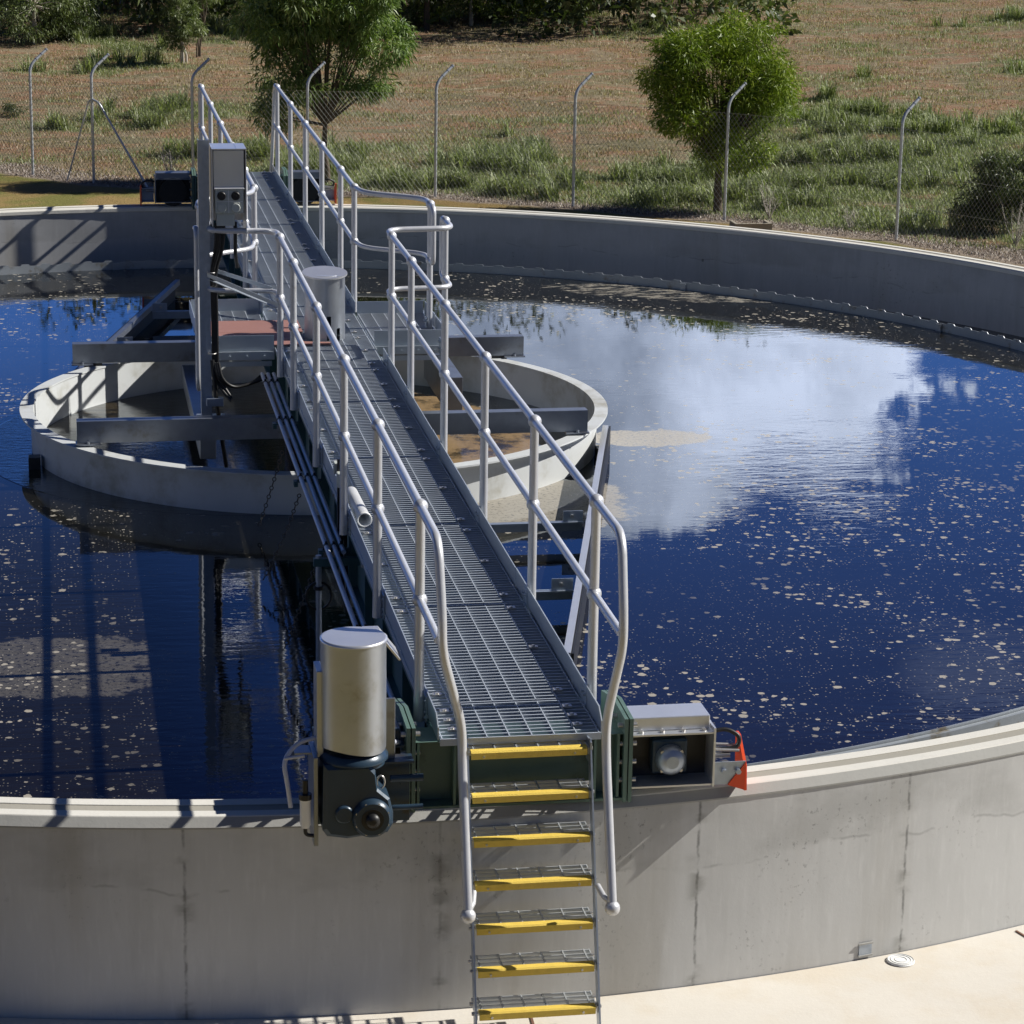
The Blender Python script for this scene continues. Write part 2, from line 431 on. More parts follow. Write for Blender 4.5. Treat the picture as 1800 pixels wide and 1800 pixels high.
def sstep(a, b, x):
    t = max(0., min(1., (x - a) / (b - a))); return t * t * (3 - 2 * t)


def ground_h(x, y):
    f = sstep(-5, 3, y)
    far = -1.0 + .030 * max(0, (y - 19) + .35 * (x - 3)) + .02 * max(0, x - 10)
    r = math.hypot(x - TX, y - TY)
    bmp = (noise.noise(Vector((x * .5, y * .5, 0))) * .10 + noise.noise(Vector((x * 1.9, y * 1.9, 3))) * .03) * sstep(17.5, 20, r)
    far += bmp
    return -1.04 * (1 - f) + far * f


def gpt(px, py):
    z = -1.0
    for _ in range(25):
        p = ray(px, py, 2, z); z = .5 * z + .5 * ground_h(p.x, p.y)
    p = ray(px, py, 2, z); return Vector((p.x, p.y, ground_h(p.x, p.y)))


# ================================================================== SETTING
# ---- ground beyond the tank
def make_ground():
    NA = 420; radii = [9.26]; 
    while radii[-1] < 150: radii.append(radii[-1] + max(.12, (radii[-1] - 9) * .02))
    vs = []; fd = []; gr = []
    for r_ in radii:
        for k in range(NA):
            a = 2 * math.pi * k / NA; x = TX + r_ * math.cos(a); y = TY + r_ * math.sin(a)
            vs.append((x, y, ground_h(x, y)))
            fd.append(fdist(x, y) if r_ < 34 and y > 0 else (5. if y > 0 else -1.)); gr.append(greenness(x, y))
    fs = [(i * NA + k, i * NA + (k + 1) % NA, (i + 1) * NA + (k + 1) % NA, (i + 1) * NA + k) for i in range(len(radii) - 1) for k in range(NA)]
    mb = MB(); mb.add(vs, fs, True)
    M = bpy.data.materials.new('field_soil'); M.use_nodes = True; t = NT(M.node_tree); b = M.node_tree.nodes['Principled BSDF']
    pos = t.n('ShaderNodeNewGeometry').outputs['Position']
    A = t.n('ShaderNodeAttribute', attribute_name='fd').outputs['Fac']; G = t.n('ShaderNodeAttribute', attribute_name='gr').outputs['Fac']
    nz = t.noise(pos, 1.4, 7, .68); nf = t.noise(t.scale(pos, (9, 14, 9)), 1, 6, .7)
    brown = t.mix(nf, (.15, .09, .055), (.40, .25, .16)); brown = t.mix(t.step(nz, .46, .56), brown, t.mix(nf, (.14, .11, .075), (.36, .29, .19)))
    green = t.mix(nf, (.07, .085, .035), (.24, .26, .12))
    brown = t.mix(t.step(t.noise(t.scale(pos, (.5, 1.6, 1)), 1, 6, .7), .48, .58), brown, t.mix(nf, (.10, .09, .05), (.30, .27, .17)))
    brown = t.mix(t.step(t.noise(t.scale(pos, (1.3, 4.5, 1)), 1, 5, .7), .58, .68), brown, (.42, .35, .25))
    c = t.mix(t.step(t.m('ADD', G, t.m('MULTIPLY', t.m('SUBTRACT', nz, .5), 1.2)), .3, .75), brown, green)
    turf = t.mix(t.noise(t.scale(pos, (3, 9, 3)), 2, 6, .7), (.22, .15, .055), (.40, .29, .13)); turf = t.mix(t.step(t.noise(pos, .9, 3), .45, .6), turf, (.20, .19, .06))
    lit = t.mix(nf, (.15, .11, .085), (.50, .42, .34))
    e = t.m('ADD', A, t.m('MULTIPLY', t.m('SUBTRACT', nz, .5), .5))
    c = t.mix(t.step(e, .25, .7), lit, c); c = t.mix(t.step(e, -.35, -.12), turf, c)
    t.put(b, 'Base Color', c); b.inputs['Roughness'].default_value = .95; b.inputs['Specular IOR Level'].default_value = .1
    bn = t.n('ShaderNodeBump', {'Height': t.noise(pos, 22, 6, .7), 'Strength': .8, 'Distance': .05}); t.put(b, 'Normal', bn)
    o = struct('ground', mb, M, False)
    for nm, dat in (('fd', fd), ('gr', gr)):
        a = o.data.attributes.new(nm, 'FLOAT', 'POINT'); a.data.foreach_set('value', dat)


def greenness(x, y):
    """0 dry brown field .. 1 green growth"""
    q = (Vector((x, y, 0)) - Vector((CP.x, CP.y, 0))); dep = q.length; azz = math.degrees(math.atan2(q.x, q.y))
    py = 25774 / max(dep, 1) - 369 + 110 * noise.noise(Vector((x * .22, y * .30, 5)))       # height on the slope, near (large) to far (small)
    g = .85 * sstep(185, 255, py) * (1 - .35 * sstep(13.5, 17, azz))                                       # green belt behind the fence
    g += .30 * sstep(12.5, 17.0, azz) * sstep(40, 110, py)                # the right of the hill is greener
    g -= .55 * (1 - sstep(2.8, 5.2, azz)) * sstep(235, 290, py) + .3 * (1 - sstep(.5, 2.5, azz)) * sstep(140, 200, py)    # bare on the far left near the fence
    g += .95 * math.exp(-((azz - 1.4) / 2.2) ** 2 - ((py - 108) / 26) ** 2)    # bright patch far left
    g += .45 * (1 - sstep(40, 62, py))
    g += .55 * noise.noise(Vector((x * .45, y * .45, 7))) + .40 * noise.noise(Vector((x * 1.4, y * 1.4, 17))) - .08
    return max(0, min(1, g))


make_ground()
# ---- pavement
mb = MB(); vs = []; NP_ = 200
for k in range(NP_ + 1):
    a = R(180 + 180 * k / NP_); ro = 10.1 + 6 * sstep(-88, -62, math.degrees(a) - 360)  # unseen outer edge narrow left, wide right, shaped for bounce light on the wall
    for q_ in (9.275, ro): vs.append((TX + q_ * math.cos(a), TY + q_ * math.sin(a), ZG))
mb.add(vs, [(2 * k, 2 * k + 2, 2 * k + 3, 2 * k + 1) for k in range(NP_)]); pave = struct('pavement', mb, M_pave)
# ---- water
def make_water():
    M = bpy.data.materials.new('tank_water'); M.use_nodes = True; nt = M.node_tree; t = NT(nt); b = nt.nodes['Principled BSDF']
    pos = t.n('ShaderNodeNewGeometry').outputs['Position']; x, y, z = t.sep(pos)
    p2 = t.comb(x, y, 0)
    def ell(cx, cy, rx, ry, rot=0.):
        dx = t.m('SUBTRACT', x, cx); dy = t.m('SUBTRACT', y, cy); ca, sa = math.cos(rot), math.sin(rot)
        u = t.m('DIVIDE', t.m('ADD', t.m('MULTIPLY', dx, ca), t.m('MULTIPLY', dy, sa)), rx); v_ = t.m('DIVIDE', t.m('SUBTRACT', t.m('MULTIPLY', dy, ca), t.m('MULTIPLY', dx, sa)), ry)
        return t.m('SUBTRACT', 1, t.m('ADD', t.m('MULTIPLY', u, u), t.m('MULTIPLY', v_, v_)))
    warp = t.m('MULTIPLY', t.m('SUBTRACT', t.noise(p2, 2.2, 6, .65), .5), 1.5)
    dens = t.m('ADD', t.m('MULTIPLY', t.noise(p2, .55, 4, .6, 1.2), .65), t.m('MULTIPLY', t.noise(t.scale(p2, (1.1, 2.4, 1)), 1, 5, .65, 1.5), .35))
    # fine specks and larger curds of foam
    v1 = t.n('ShaderNodeTexVoronoi', {'Vector': p2, 'Scale': 19.0}); s1 = t.n('ShaderNodeSeparateColor', {0: v1.outputs['Color']})
    n3 = t.noise(p2, 40, 3, .6)
    thr = t.m('MULTIPLY', t.step(t.m('ADD', dens, t.m('MULTIPLY', s1.outputs[0], .20)), .58, .70), t.m('MULTIPLY', t.m('POWER', s1.outputs[1], 1.6), .62))
    sp1 = t.m('SUBTRACT', 1, t.step(t.m('SUBTRACT', t.m('ADD', v1.outputs['Distance'], t.m('MULTIPLY', t.m('SUBTRACT', n3, .5), .5)), thr), -.06, .0))
    v2 = t.n('ShaderNodeTexVoronoi', {'Vector': p2, 'Scale': 46.0}); s2 = t.n('ShaderNodeSeparateColor', {0: v2.outputs['Color']})
    sp2 = t.m('MULTIPLY', t.m('SUBTRACT', 1, t.step(v2.outputs['Distance'], .10, .30)), t.step(t.m('ADD', s2.outputs[0], t.m('MULTIPLY', dens, .9)), 1.02, 1.34))
    v3 = t.n('ShaderNodeTexVoronoi', {'Vector': t.scale(p2, (3.4, 4.6, 1)), 'Scale': 1.0}); s3 = t.n('ShaderNodeSeparateColor', {0: v3.outputs['Color']})
    sp3 = t.m('MULTIPLY', t.m('SUBTRACT', 1, t.step(t.m('ADD', v3.outputs['Distance'], t.m('MULTIPLY', t.m('SUBTRACT', n3, .5), .55)), .07, .11)), t.step(s3.outputs[0], .82, .88))
    dust = t.m('MULTIPLY', t.m('MULTIPLY', t.step(t.noise(p2, 95, 3, .7), .50, .68), t.step(dens, .36, .66)), .04)
    rr = t.m('SQRT', t.m('ADD', t.m('POWER', t.m('SUBTRACT', x, TX), 2), t.m('POWER', t.m('SUBTRACT', y, TY), 2)))
    rimf = t.m('MULTIPLY', t.step(rr, 6.5, 7.7), t.step(t.m('ADD', t.noise(t.scale(p2, (4, 4, 1)), 1, 6, .75), t.m('MULTIPLY', rr, .004)), .72, .80))
    rimf = t.m('MULTIPLY', rimf, t.step(y, 1.5, 4.5))
    fine = t.noise(p2, 30, 5, .75)
    def raft(e, wm=1.0):
        return t.m('MULTIPLY', t.step(t.m('ADD', e, t.m('MULTIPLY', warp, wm)), .1, .3), t.step(fine, .34, .46))
    A_ = ray(1135, 770, 2, ZW); B_ = ray(925, 880, 2, ZW); C_ = ray(110, 1170, 2, ZW); D_ = ray(1210, 515, 2, ZW)
    ra = raft(ell(A_.x, A_.y, .62, .30), 1.25); rb = raft(ell(B_.x, B_.y, .95, .85), 1.6)
    e3 = t.m('ADD', ell(C_.x - .2, C_.y, 1.05, .62), t.m('MULTIPLY', warp, 1.7))
    raftc = t.m('MULTIPLY', t.step(e3, .1, .3), t.step(t.noise(p2, 26, 4, .8), .38, .50))
    rd = raft(ell(D_.x, D_.y, 1.6, .5, -.35), 1.2)
    foam = t.m('MAXIMUM', t.m('MAXIMUM', sp1, sp2), t.m('MAXIMUM', sp3, t.m('MAXIMUM', dust, rimf)))
    clear = t.step(t.noise(t.scale(p2, (1, 1, 1)), .42, 3), .40, .52)
    foam = t.m('MULTIPLY', foam, t.m('ADD', .25, t.m('MULTIPLY', clear, .75)))
    foam = t.m('MAXIMUM', foam, t.m('MAXIMUM', t.m('MAXIMUM', ra, t.m('MULTIPLY', rb, .8)), t.m('MAXIMUM', t.m('MULTIPLY', raftc, .20), t.m('MULTIPLY', t.m('MULTIPLY', rd, t.step(t.noise(t.scale(p2, (5, 12, 1)), 1, 5, .7), .46, .58)), .7))))
    well = t.m('SUBTRACT', 1, t.step(rr, 2.2, 2.22))
    wfoam = t.m('MULTIPLY', well, t.m('MULTIPLY', t.step(t.noise(p2, 1.7, 6, .7), .40, .54), t.step(x, -.6, .4)))
    foam = t.m('MAXIMUM', t.m('MULTIPLY', foam, t.m('SUBTRACT', 1, well)), t.m('MULTIPLY', wfoam, .85))
    fcol = t.mix(well, t.mix(fine, (.22, .20, .165), (.50, .46, .39)), t.mix(fine, (.16, .10, .05), (.40, .28, .15)))
    fb = t.n('ShaderNodeBsdfDiffuse', {0: fcol})
    body = t.n('ShaderNodeBsdfDiffuse', {0: t.mix(well, (.008, .0075, .006), (.040, .030, .014))})
    # ripples: calm with patches of wind-ruffled surface
    lft = t.m('MULTIPLY', t.m('SUBTRACT', 1, t.step(x, -.9, .2)), t.m('SUBTRACT', 1, t.step(y, -4.0, -2.4)))
    rip = t.m('MULTIPLY', t.m('ADD', t.noise(t.scale(p2, (5, 15, 1)), 1, 3, .6), t.m('MULTIPLY', t.noise(t.scale(p2, (1.6, 4, 1)), 1, 2), 1.1)), t.m('ADD', .07, t.m('MAXIMUM', t.m('MULTIPLY', t.step(t.noise(p2, .38, 3), .47, .68), .9), t.m('MULTIPLY', lft, .75))))
    inner = t.m('MULTIPLY', t.m('MULTIPLY', well, t.noise(t.scale(p2, (7, 16, 1)), 1, 4, .65)), 3.0)
    bn = t.n('ShaderNodeBump', {'Height': t.m('ADD', rip, inner), 'Strength': .085, 'Distance': .013})
    gl = t.n('ShaderNodeBsdfGlossy', {'Color': (.92, .96, 1), 'Roughness': .012, 'Normal': bn.outputs[0]})
    fr = t.n('ShaderNodeFresnel', {'IOR': 1.75, 'Normal': bn.outputs[0]})
    wat = t.n('ShaderNodeMixShader', {0: fr.outputs[0], 1: body, 2: gl})
    foamlook = t.n('ShaderNodeMixShader', {0: t.m('MULTIPLY', fr.outputs[0], .35), 1: fb, 2: gl})
    mx = t.n('ShaderNodeMixShader', {0: t.m('MINIMUM', foam, 1.0), 1: wat, 2: foamlook})
    out = [n for n in nt.nodes if n.type == 'OUTPUT_MATERIAL'][0]; nt.links.new(mx.outputs[0], out.inputs[0])
    mb = MB(); mb.lathe([(0, ZW), (2, ZW), (5, ZW), (8.005, ZW)], TX, TY, 128, smooth=False)
    struct('water', mb, M, False)
    mb = MB(); mb.lathe([(8.0, -.66), (9.04, -.66)], TX, TY, 128, smooth=False)
    M2 = mat('channel_water_surface', (.02, .022, .02), .04, 0, .2, 3, .02, 12, spec=.6)
    struct('channel_water', mb, M2, False)


make_water()

# ================================================================== TANK
tank = thing('tank_wall', 'large round concrete tank wall with pale coping holding dark blue water', 'tank', (TX, TY, ZG))
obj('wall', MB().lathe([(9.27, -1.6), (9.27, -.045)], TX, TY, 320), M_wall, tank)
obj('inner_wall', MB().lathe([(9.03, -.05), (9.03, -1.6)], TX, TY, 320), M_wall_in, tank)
cope = obj('coping', MB().lathe([(9.03, -.052), (9.016, -.046), (9.016, -.012), (9.028, 0), (9.096, 0), (9.098, -.002)], TX, TY, 320, smooth=False).lathe([(9.170, -.002), (9.172, 0), (9.236, 0), (9.24, -.004)], TX, TY, 320, smooth=False), M_cope, tank)
obj('wheel_track', MB().lathe([(9.098, -.002), (9.099, -.005), (9.169, -.005), (9.170, -.002)], TX, TY, 320, smooth=False), M_cope2, cope)
obj('coping_edge', MB().lathe([(9.24, -.004), (9.276, -.042), (9.276, -.05), (9.26, -.052)], TX, TY, 320, smooth=False), M_cham, cope)
# launder channel with castellated weir plate
laun = thing('launder_channel', 'grey overflow channel with notched weir plate inside the tank wall', 'weir', (TX, TY, -.9))
obj('channel_wall', MB().lathe([(8.0, -1.1), (8.0, -.445), (8.03, -.445), (8.03, -1.1)], TX, TY, 384, smooth=False), M_weir, laun)
mb = MB(); NN = 224
for k in range(NN):
    a0 = 2 * math.pi * k / NN; da = 2 * math.pi / NN
    prof = [(0, -.430), (.30, -.430), (.38, -.412), (.72, -.412), (.80, -.430), (1, -.430)]
    vs = []; 
    for (u, zt) in prof:
        a = a0 + u * da; zt = zt if math.sin(a) > -.2 else -.430
        for rr_ in (7.985, 7.991): vs += [(TX + rr_ * math.cos(a), TY + rr_ * math.sin(a), -.62), (TX + rr_ * math.cos(a), TY + rr_ * math.sin(a), zt)]
    fs = []
    for i in range(len(prof) - 1):
        p = i * 4; q = p + 4
        fs += [(p, q, q + 1, p + 1), (p + 2, p + 3, q + 3, q + 2), (p + 1, q + 1, q + 3, p + 3)]
    mb.add(vs, fs)
obj('weir_plate', mb, M_weir, laun)
mb = MB()
for k in range(16):
    a = 2 * math.pi * (k + .3) / 16; ca, sa = math.cos(a), math.sin(a)
    mb.obox((TX + 7.975 * ca, TY + 7.975 * sa, -.50), (ca * .008, sa * .008, 0), (-sa * .035, ca * .035, 0), (0, 0, .06))
obj('joint_plate', mb, M_weir, laun)

# feed well
fw_ = thing('feed_well', 'pale round steel feed well ring standing in the tank water', 'well ring', (TX + .47 - .03, TY, -.6))
WX, WY = -.03, .2
obj('ring_wall', MB().lathe([(2.232, -.9), (2.232, -.204)], WX, WY, 200).lathe([(2.232, -.204), (2.244, -.204)], WX, WY, 200).lathe([(2.244, -.204), (2.244, -.9)], WX, WY, 200), M_well, fw_)
obj('rim_flange', MB().lathe([(2.225, -.203), (2.225, -.190), (2.330, -.190), (2.330, -.203), (2.225, -.203)], WX, WY, 200, smooth=False), M_well, fw_)
for an in (math.radians(-164), math.radians(-20)):
    mb = MB(); c = (WX + 2.31 * math.cos(an), WY + 2.31 * math.sin(an), -.45); mb.cbox(c[0] - .045, c[0] + .045, c[1] - .06, c[1] + .06, c[2] - .09, c[2] + .03)
    obj('float_bracket', mb, M_dark, fw_)


# cross beams (channel section) that carry the ring
def channel_y(mb, x0, x1, y, z1, h, fl, t_=.008):
    """channel along X, web facing -Y at y, flanges to +Y"""
    mb.box(x0, x1, y, y + t_, z1 - h, z1); mb.box(x0, x1, y + t_, y + fl, z1 - t_ - .002, z1 - .002); mb.box(x0, x1, y + t_, y + fl, z1 - h + .002, z1 - h + t_ + .002); return mb


for nm, yy, lab in (('near', -1.1, 'galvanised channel beam across the near half of the feed well'), ('far', 1.72, 'galvanised channel beam across the far half of the feed well')):
    bt = thing('support_beam', lab, 'beam', (0, yy, -.2), 'cross beams carrying the feed well')
    mb = MB(); channel_y(mb, -1.93, 1.92, yy, -.0, .165, .11); 
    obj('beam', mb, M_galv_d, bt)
    for sx_ in (-1.85, 1.84):
        mb = MB(); mb.box(sx_ - .09, sx_ + .09, yy - .03, yy + .1, -.178, -.167); mb.cyl((sx_, yy - .015, -.17), (sx_, yy - .015, -.15), .012, 8)
        obj('end_clip', mb, M_galv_d, bt)
    if nm == 'far':
        for sx_ in (-1.76, 1.70): obj('hanger', MB().cbox(sx_ - .075, sx_ + .075, yy + .012, yy + .05, -.75, -.166, .003), M_dark, bt)
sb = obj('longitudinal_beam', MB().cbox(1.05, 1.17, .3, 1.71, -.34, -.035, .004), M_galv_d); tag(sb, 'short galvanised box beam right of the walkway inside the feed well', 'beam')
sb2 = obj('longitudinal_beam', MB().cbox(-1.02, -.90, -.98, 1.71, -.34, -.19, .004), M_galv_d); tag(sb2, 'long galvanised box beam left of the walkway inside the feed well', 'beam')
ctr = thing('centre_column', 'dark round centre column under the walkway platform', 'column', (0, .2, -1))
obj('shaft', MB().cyl((0, .2, -1.2), (0, .2, -.06), .28, 32), M_dark, ctr); obj('slew_ring', MB().cyl((0, .2, -.09), (0, .2, .0), .40, 40), M_teal, ctr)

# ================================================================== BRIDGE
ZD = .344
br = thing('walkway_bridge', 'long steel grating walkway bridge spanning the round tank', 'walkway', (0, 0, ZD))
joints = [-9.05, -8.557, -6.984, -5.451, -3.73, -2.228, -1.0, .2, 1.4, 2.9, 4.4, 5.9, 7.4, 8.9, 9.5]


def grating(x0, x1, y0, y1, top=ZD, pitch=.046, lp=.105):
    a = MB(); y = y0 + .004
    n = max(2, round((y1 - y0 - .010) / pitch)); ps = (y1 - y0 - .014) / n
    for i in range(n + 1):
        yy = y0 + .007 + i * ps; a.box(x0, x1, yy - .0048, yy + .0048, top - .034, top - .001)
    k = int((x1 - x0) / lp)
    for i in range(k + 1):
        xx = x0 + .01 + i * (x1 - x0 - .02) / k; a.box(xx - .0026, xx + .0026, y0 + .004, y1 - .004, top - .031, top)
    return a


for a, b in zip(joints[:-1], joints[1:]):
    p = obj('grating_panel', grating(-.372, .383, a + .008, b - .008), M_grate, br)
    mb = MB()
    for xx in (-.30, .29):
        for yy in (a + .12, (a + b) / 2, b - .12):
            mb.obox((xx, yy, ZD + .006), (.022, 0, 0), (0, .018, 0), (0, 0, .004)); mb.cyl((xx, yy, ZD + .008), (xx, yy, ZD + .016), .009, 8)
    obj('saddle_clip', mb, M_bolt, p)
# kick plates
for x_, lab in ((.388, 0), (-.378, 0)):
    for (a, b) in ((-9.02, -.75), (1.12, 9.45)):
        segs = [a, a + .72] if a < -5 else [a]
        while segs[-1] + 1.63 < b: segs.append(segs[-1] + 1.628)
        segs.append(b)
        mb = MB()
        for q, (u, v_) in enumerate(zip(segs[:-1], segs[1:])):
            off = .0025 if q % 2 else 0
            h = .098
            poly = [(u + .003, ZD - .012), (v_ - .003, ZD - .012), (v_ - .003, ZD + h), (u + .003, ZD + h)]
            if q == 0 and a < -5: poly = [(u, ZD - .012), (v_ - .003, ZD - .012), (v_ - .003, ZD + h), (u + .07, ZD + h), (u, ZD + .05)]
            mb.prism(poly, 0, x_ + off - .003, x_ + off + .003)
        obj('kick_plate', mb, M_kick, br)
# girders: I sections in green paint under each side
for sx_ in (-.325, .345):
    mb = MB(); y0, y1 = -8.9, 9.3
    mb.box(sx_ - .006, sx_ + .006, y0, y1, -.04, .288); mb.box(sx_ - .062, sx_ + .062, y0, y1, .289, .303); mb.box(sx_ - .062, sx_ + .062, y0, y1, -.055, -.041)
    g = obj('girder', mb, M_teal, br)
    mb = MB()
    for k in range(23):
        yy = y0 + .3 + k * .814
        mb.box(sx_ - .058, sx_ - .007, yy - .004, yy + .004, -.04, .288); mb.box(sx_ + .007, sx_ + .058, yy - .004, yy + .004, -.04, .288)
    obj('web_stiffener', mb, M_teal, g)
mb = MB()
for k in range(12):
    yy = -8.3 + k * 1.51; mb.box(-.318, .338, yy - .03, yy + .03, .12, .28)
obj('cross_member', mb, M_teal, br)
# light angle that edges the grating on the left, seen as a bright broken line
for k in range(11):
    a = -8.6 + k * 1.628
    obj('edge_angle', MB().box(-.386, -.381, a + .09, a + 1.50, .305, .338), M_kick, br); obj('edge_angle', MB().box(.392, .397, a + .09, a + 1.50, .305, .338), M_kick, br)
mb = MB()
for k in range(23):
    yy = -8.45 + k * .78; mb.box(-.398, -.387, yy - .003, yy + .003, .304, .322); mb.tube([(-.40, yy, .312), (-.345, yy, .312)], .004, 6)
obj('fixing_rod', mb, M_bolt, br)
# end beams
for sg, yc in ((1, -8.93), (-1, 9.33)):
    mb = MB()
    mb.box(-.485, .495, yc - .008, yc + .008, .012, .326); mb.box(-.485, .495, yc - .10, yc + .10, .327, .341 - .012); mb.box(-.485, .495, yc - .10, yc + .10, -.002, .011)
    for xx in (-.47, -.30, .36, .47): mb.box(xx - .006, xx + .006, yc - .095, yc - .009, .012, .326)
    eb = obj('end_beam', mb, M_green, br)
    for xx in (-.505, .515):
        mb = MB()
        for off in (-.014, .010):
            yb = yc + .43 if sg > 0 else yc - .30
            ya = yc - .115 if sg > 0 else yc + .115
            mb.prism([(ya, -.006), (yb, -.006), (yb, .36), (yc + .16 * sg, .415), (ya, .405)], 0, xx + off - .009, xx + off + .009)
        pl = obj('bolted_plate', mb, M_green, eb)
        mb = MB()
        for zz in (.09, .18, .27, .36):
            for yy in (yc - .07, yc + .06): mb.cyl((xx - .045, yy, zz), (xx + .045, yy, zz), .013, 6)
        obj('plate_bolt', mb, M_bolt, pl)

# platforms at mid-span, either side
for sg in (1, -1):
    x0, x1 = (.40, .955) if sg > 0 else (-.955, -.395); y0, y1 = (-.09, 1.1) if sg > 0 else (-.20, 1.3)
    pf = obj('side_platform', grating(x0, x1, y0, (y0 + y1) / 2 - .006, ZD + .002), M_grate, br); 
    obj('grating_panel', grating(x0, x1, (y0 + y1) / 2 + .006, y1, ZD + .002), M_grate, pf)
    mb = MB(); xo = x1 + .012 if sg > 0 else x0 - .012
    for (yq, off) in ((y0 - .012, 0), (y1 + .012, 0)):
        mb.box(x0, x1, yq - .003, yq + .003, ZD - .015, ZD + .10)
    if sg > 0: mb.box(xo - .003, xo + .003, y0 + .02, (y0 + y1) / 2 - .01, ZD - .01, ZD + .10); mb.box(xo - .003, xo + .003, (y0 + y1) / 2 + .02, y1, ZD - .01, ZD + .10)
    else: mb.box(xo - .003, xo + .003, y0 + .02, y1, ZD - .01, ZD + .10)
    obj('kick_plate', mb, M_kick, pf)
    mb = MB()
    mb.box(x0, x1, y0 - .03, y0 + .03, ZD - .09, ZD - .035); mb.box(x0, x1, y1 - .03, y1 + .03, ZD - .09, ZD - .035); mb.box(x0, x1, y0 - .045, y0 - .031, ZD - .085, ZD - .022)
    for q in range(4): mb.cyl((x0 + .08 + q * (x1 - x0 - .16) / 3, y0 - .046, ZD - .06), (x0 + .08 + q * (x1 - x0 - .16) / 3, y0 - .055, ZD - .06), .009, 8)
    mb.box(x0 + .02, x1 - .02, y0 - .03, y0 - .015, ZD - .14, ZD - .10)
    obj('platform_angle', mb, M_kick, pf)

# ================================================================== GUARDRAILS
ZT, ZM = 1.344, .892
near_y = [-8.635 + 1.628 * i for i in range(5)]
far_y = [9.025 - 1.63 * i for i in range(5)]


def guardrail(sg, near, label):
    X = .416 * sg; ox = .92 * sg
    g = thing('guardrail', label, 'guardrail', (X, near_y[0] if near else far_y[0], ZD), 'tubular guardrails along the walkway bridge')
    posts = [(X, y) for y in (near_y if near else far_y)]
    if near: posts += [(X, -1.03), (ox, -.342)]
    else: posts += [(X, 1.45), (ox, .493)]
    if near:
        top = [(ox, -.30, ZT), (ox, -.70, ZT), (X, -.745, ZT), (X, -1.1, ZT), (X, -9.10, ZT)]
        midp = [(ox, -.30, ZM), (ox, -.70, ZM), (X, -.745, ZM), (X, -1.1, ZM), (X, -9.25, ZM)]
        lx = .365 if sg > 0 else -.300; mx_ = X * .985
        top = fillet(top, .13)[:-1] + fillet([(X, -9.0, ZT), (X, -9.21, ZT), (mx_, -9.315, 1.02), (mx_, -9.33, .86), (lx, -9.22, .47), (lx, -9.24, .30), (lx, -9.46, -.33)], .17)
        endy = -.16; ly = -.30
    else:
        top = fillet([(ox, .45, ZT), (ox, .80, ZT), (X * 1.1, 1.14, ZT), (X, 1.5, ZT), (X, 9.36, ZT), (X * .98, 9.42, ZM), (X * .95, 9.62, .35), (X * .9, 9.75, -.15)], .16)
        midp = [(ox, .45, ZM), (ox, .80, ZM), (X * 1.1, 1.14, ZM), (X, 1.5, ZM), (X, 9.42, ZM)]
        endy = .31; ly = .45
    obj('top_rail', MB().tube(top, .0215, 14), M_rail, g)
    obj('mid_rail', MB().tube(fillet(midp, .13), .0195, 12), M_rail, g)
    obj('end_loop', MB().tube(fillet([(ox, ly, ZT), (ox, endy, ZT), (ox, endy, ZM), (ox, ly, ZM)], .09), .0215, 12), M_rail, g)
    if near: obj('end_ball', MB().ball((lx, -9.465, -.35), .036).tube([(lx, -9.465, -.33), (lx - .03 * sg, -9.41, -.315), (lx - .045 * sg, -9.34, -.29)], .014, 8), M_rail, g)
    mb0 = MB(); mb0.tube([(0, 0, -.05), (0, 0, .10), (0, 0, 1.0)], [.0265, .0245, .0232], 16)
    for zz in (ZT - ZD, ZM - ZD): mb0.ball((0, 0, zz), .0365, 16, 10)
    post = None
    for (px_, py_) in posts:
        if post is None:
            post = obj('stanchion', mb0, M_rail, None); post.parent = g; post.location = Vector((px_, py_, ZD)) - g.location
            bm_ = MB().box(-.022 * 1, .022, -.045, .045, -.05, .075)
            b2 = MB(); b2.box(-.03 * sg - .004, -.03 * sg + .004, -.045, .045, -.05, .08); b2.box(min(-.03 * sg, 0), max(-.03 * sg, 0), -.008, .008, -.045, .075)
            for zz in (-.03, .0, .055): b2.cyl((-.048 * sg, .025, zz), (-.02 * sg, .025, zz), .008, 6).cyl((-.048 * sg, -.025, zz), (-.02 * sg, -.025, zz), .008, 6)
            fo = obj('foot_bracket', b2, M_kick, None); fo.parent = post
        else:
            c = dup(post, g); c.location = Vector((px_, py_, ZD)) - g.location
    if sg < 0:      # the left outer posts run down past the deck
        pass
    return g


guardrail(1, True, 'silver tubular guardrail along the near right side of the walkway')
guardrail(-1, True, 'silver tubular guardrail along the near left side of the walkway')
guardrail(1, False, 'silver tubular guardrail along the far right side of the walkway')
guardrail(-1, False, 'silver tubular guardrail along the far left side of the walkway')
# hanging safety loop left of the cabinet post
lp = obj('safety_loop', MB().tube(fillet([(-1.0, -.30, 1.30), (-1.0, -.52, 1.34), (-1.0, -.52, .12), (-.985, -.34, .05), (-.985, -.22, .12), (-.985, -.22, 1.0)], .09), .019, 12), M_rail); tag(lp, 'silver tube loop hanging beside the cabinet post on the left platform edge', 'rail')

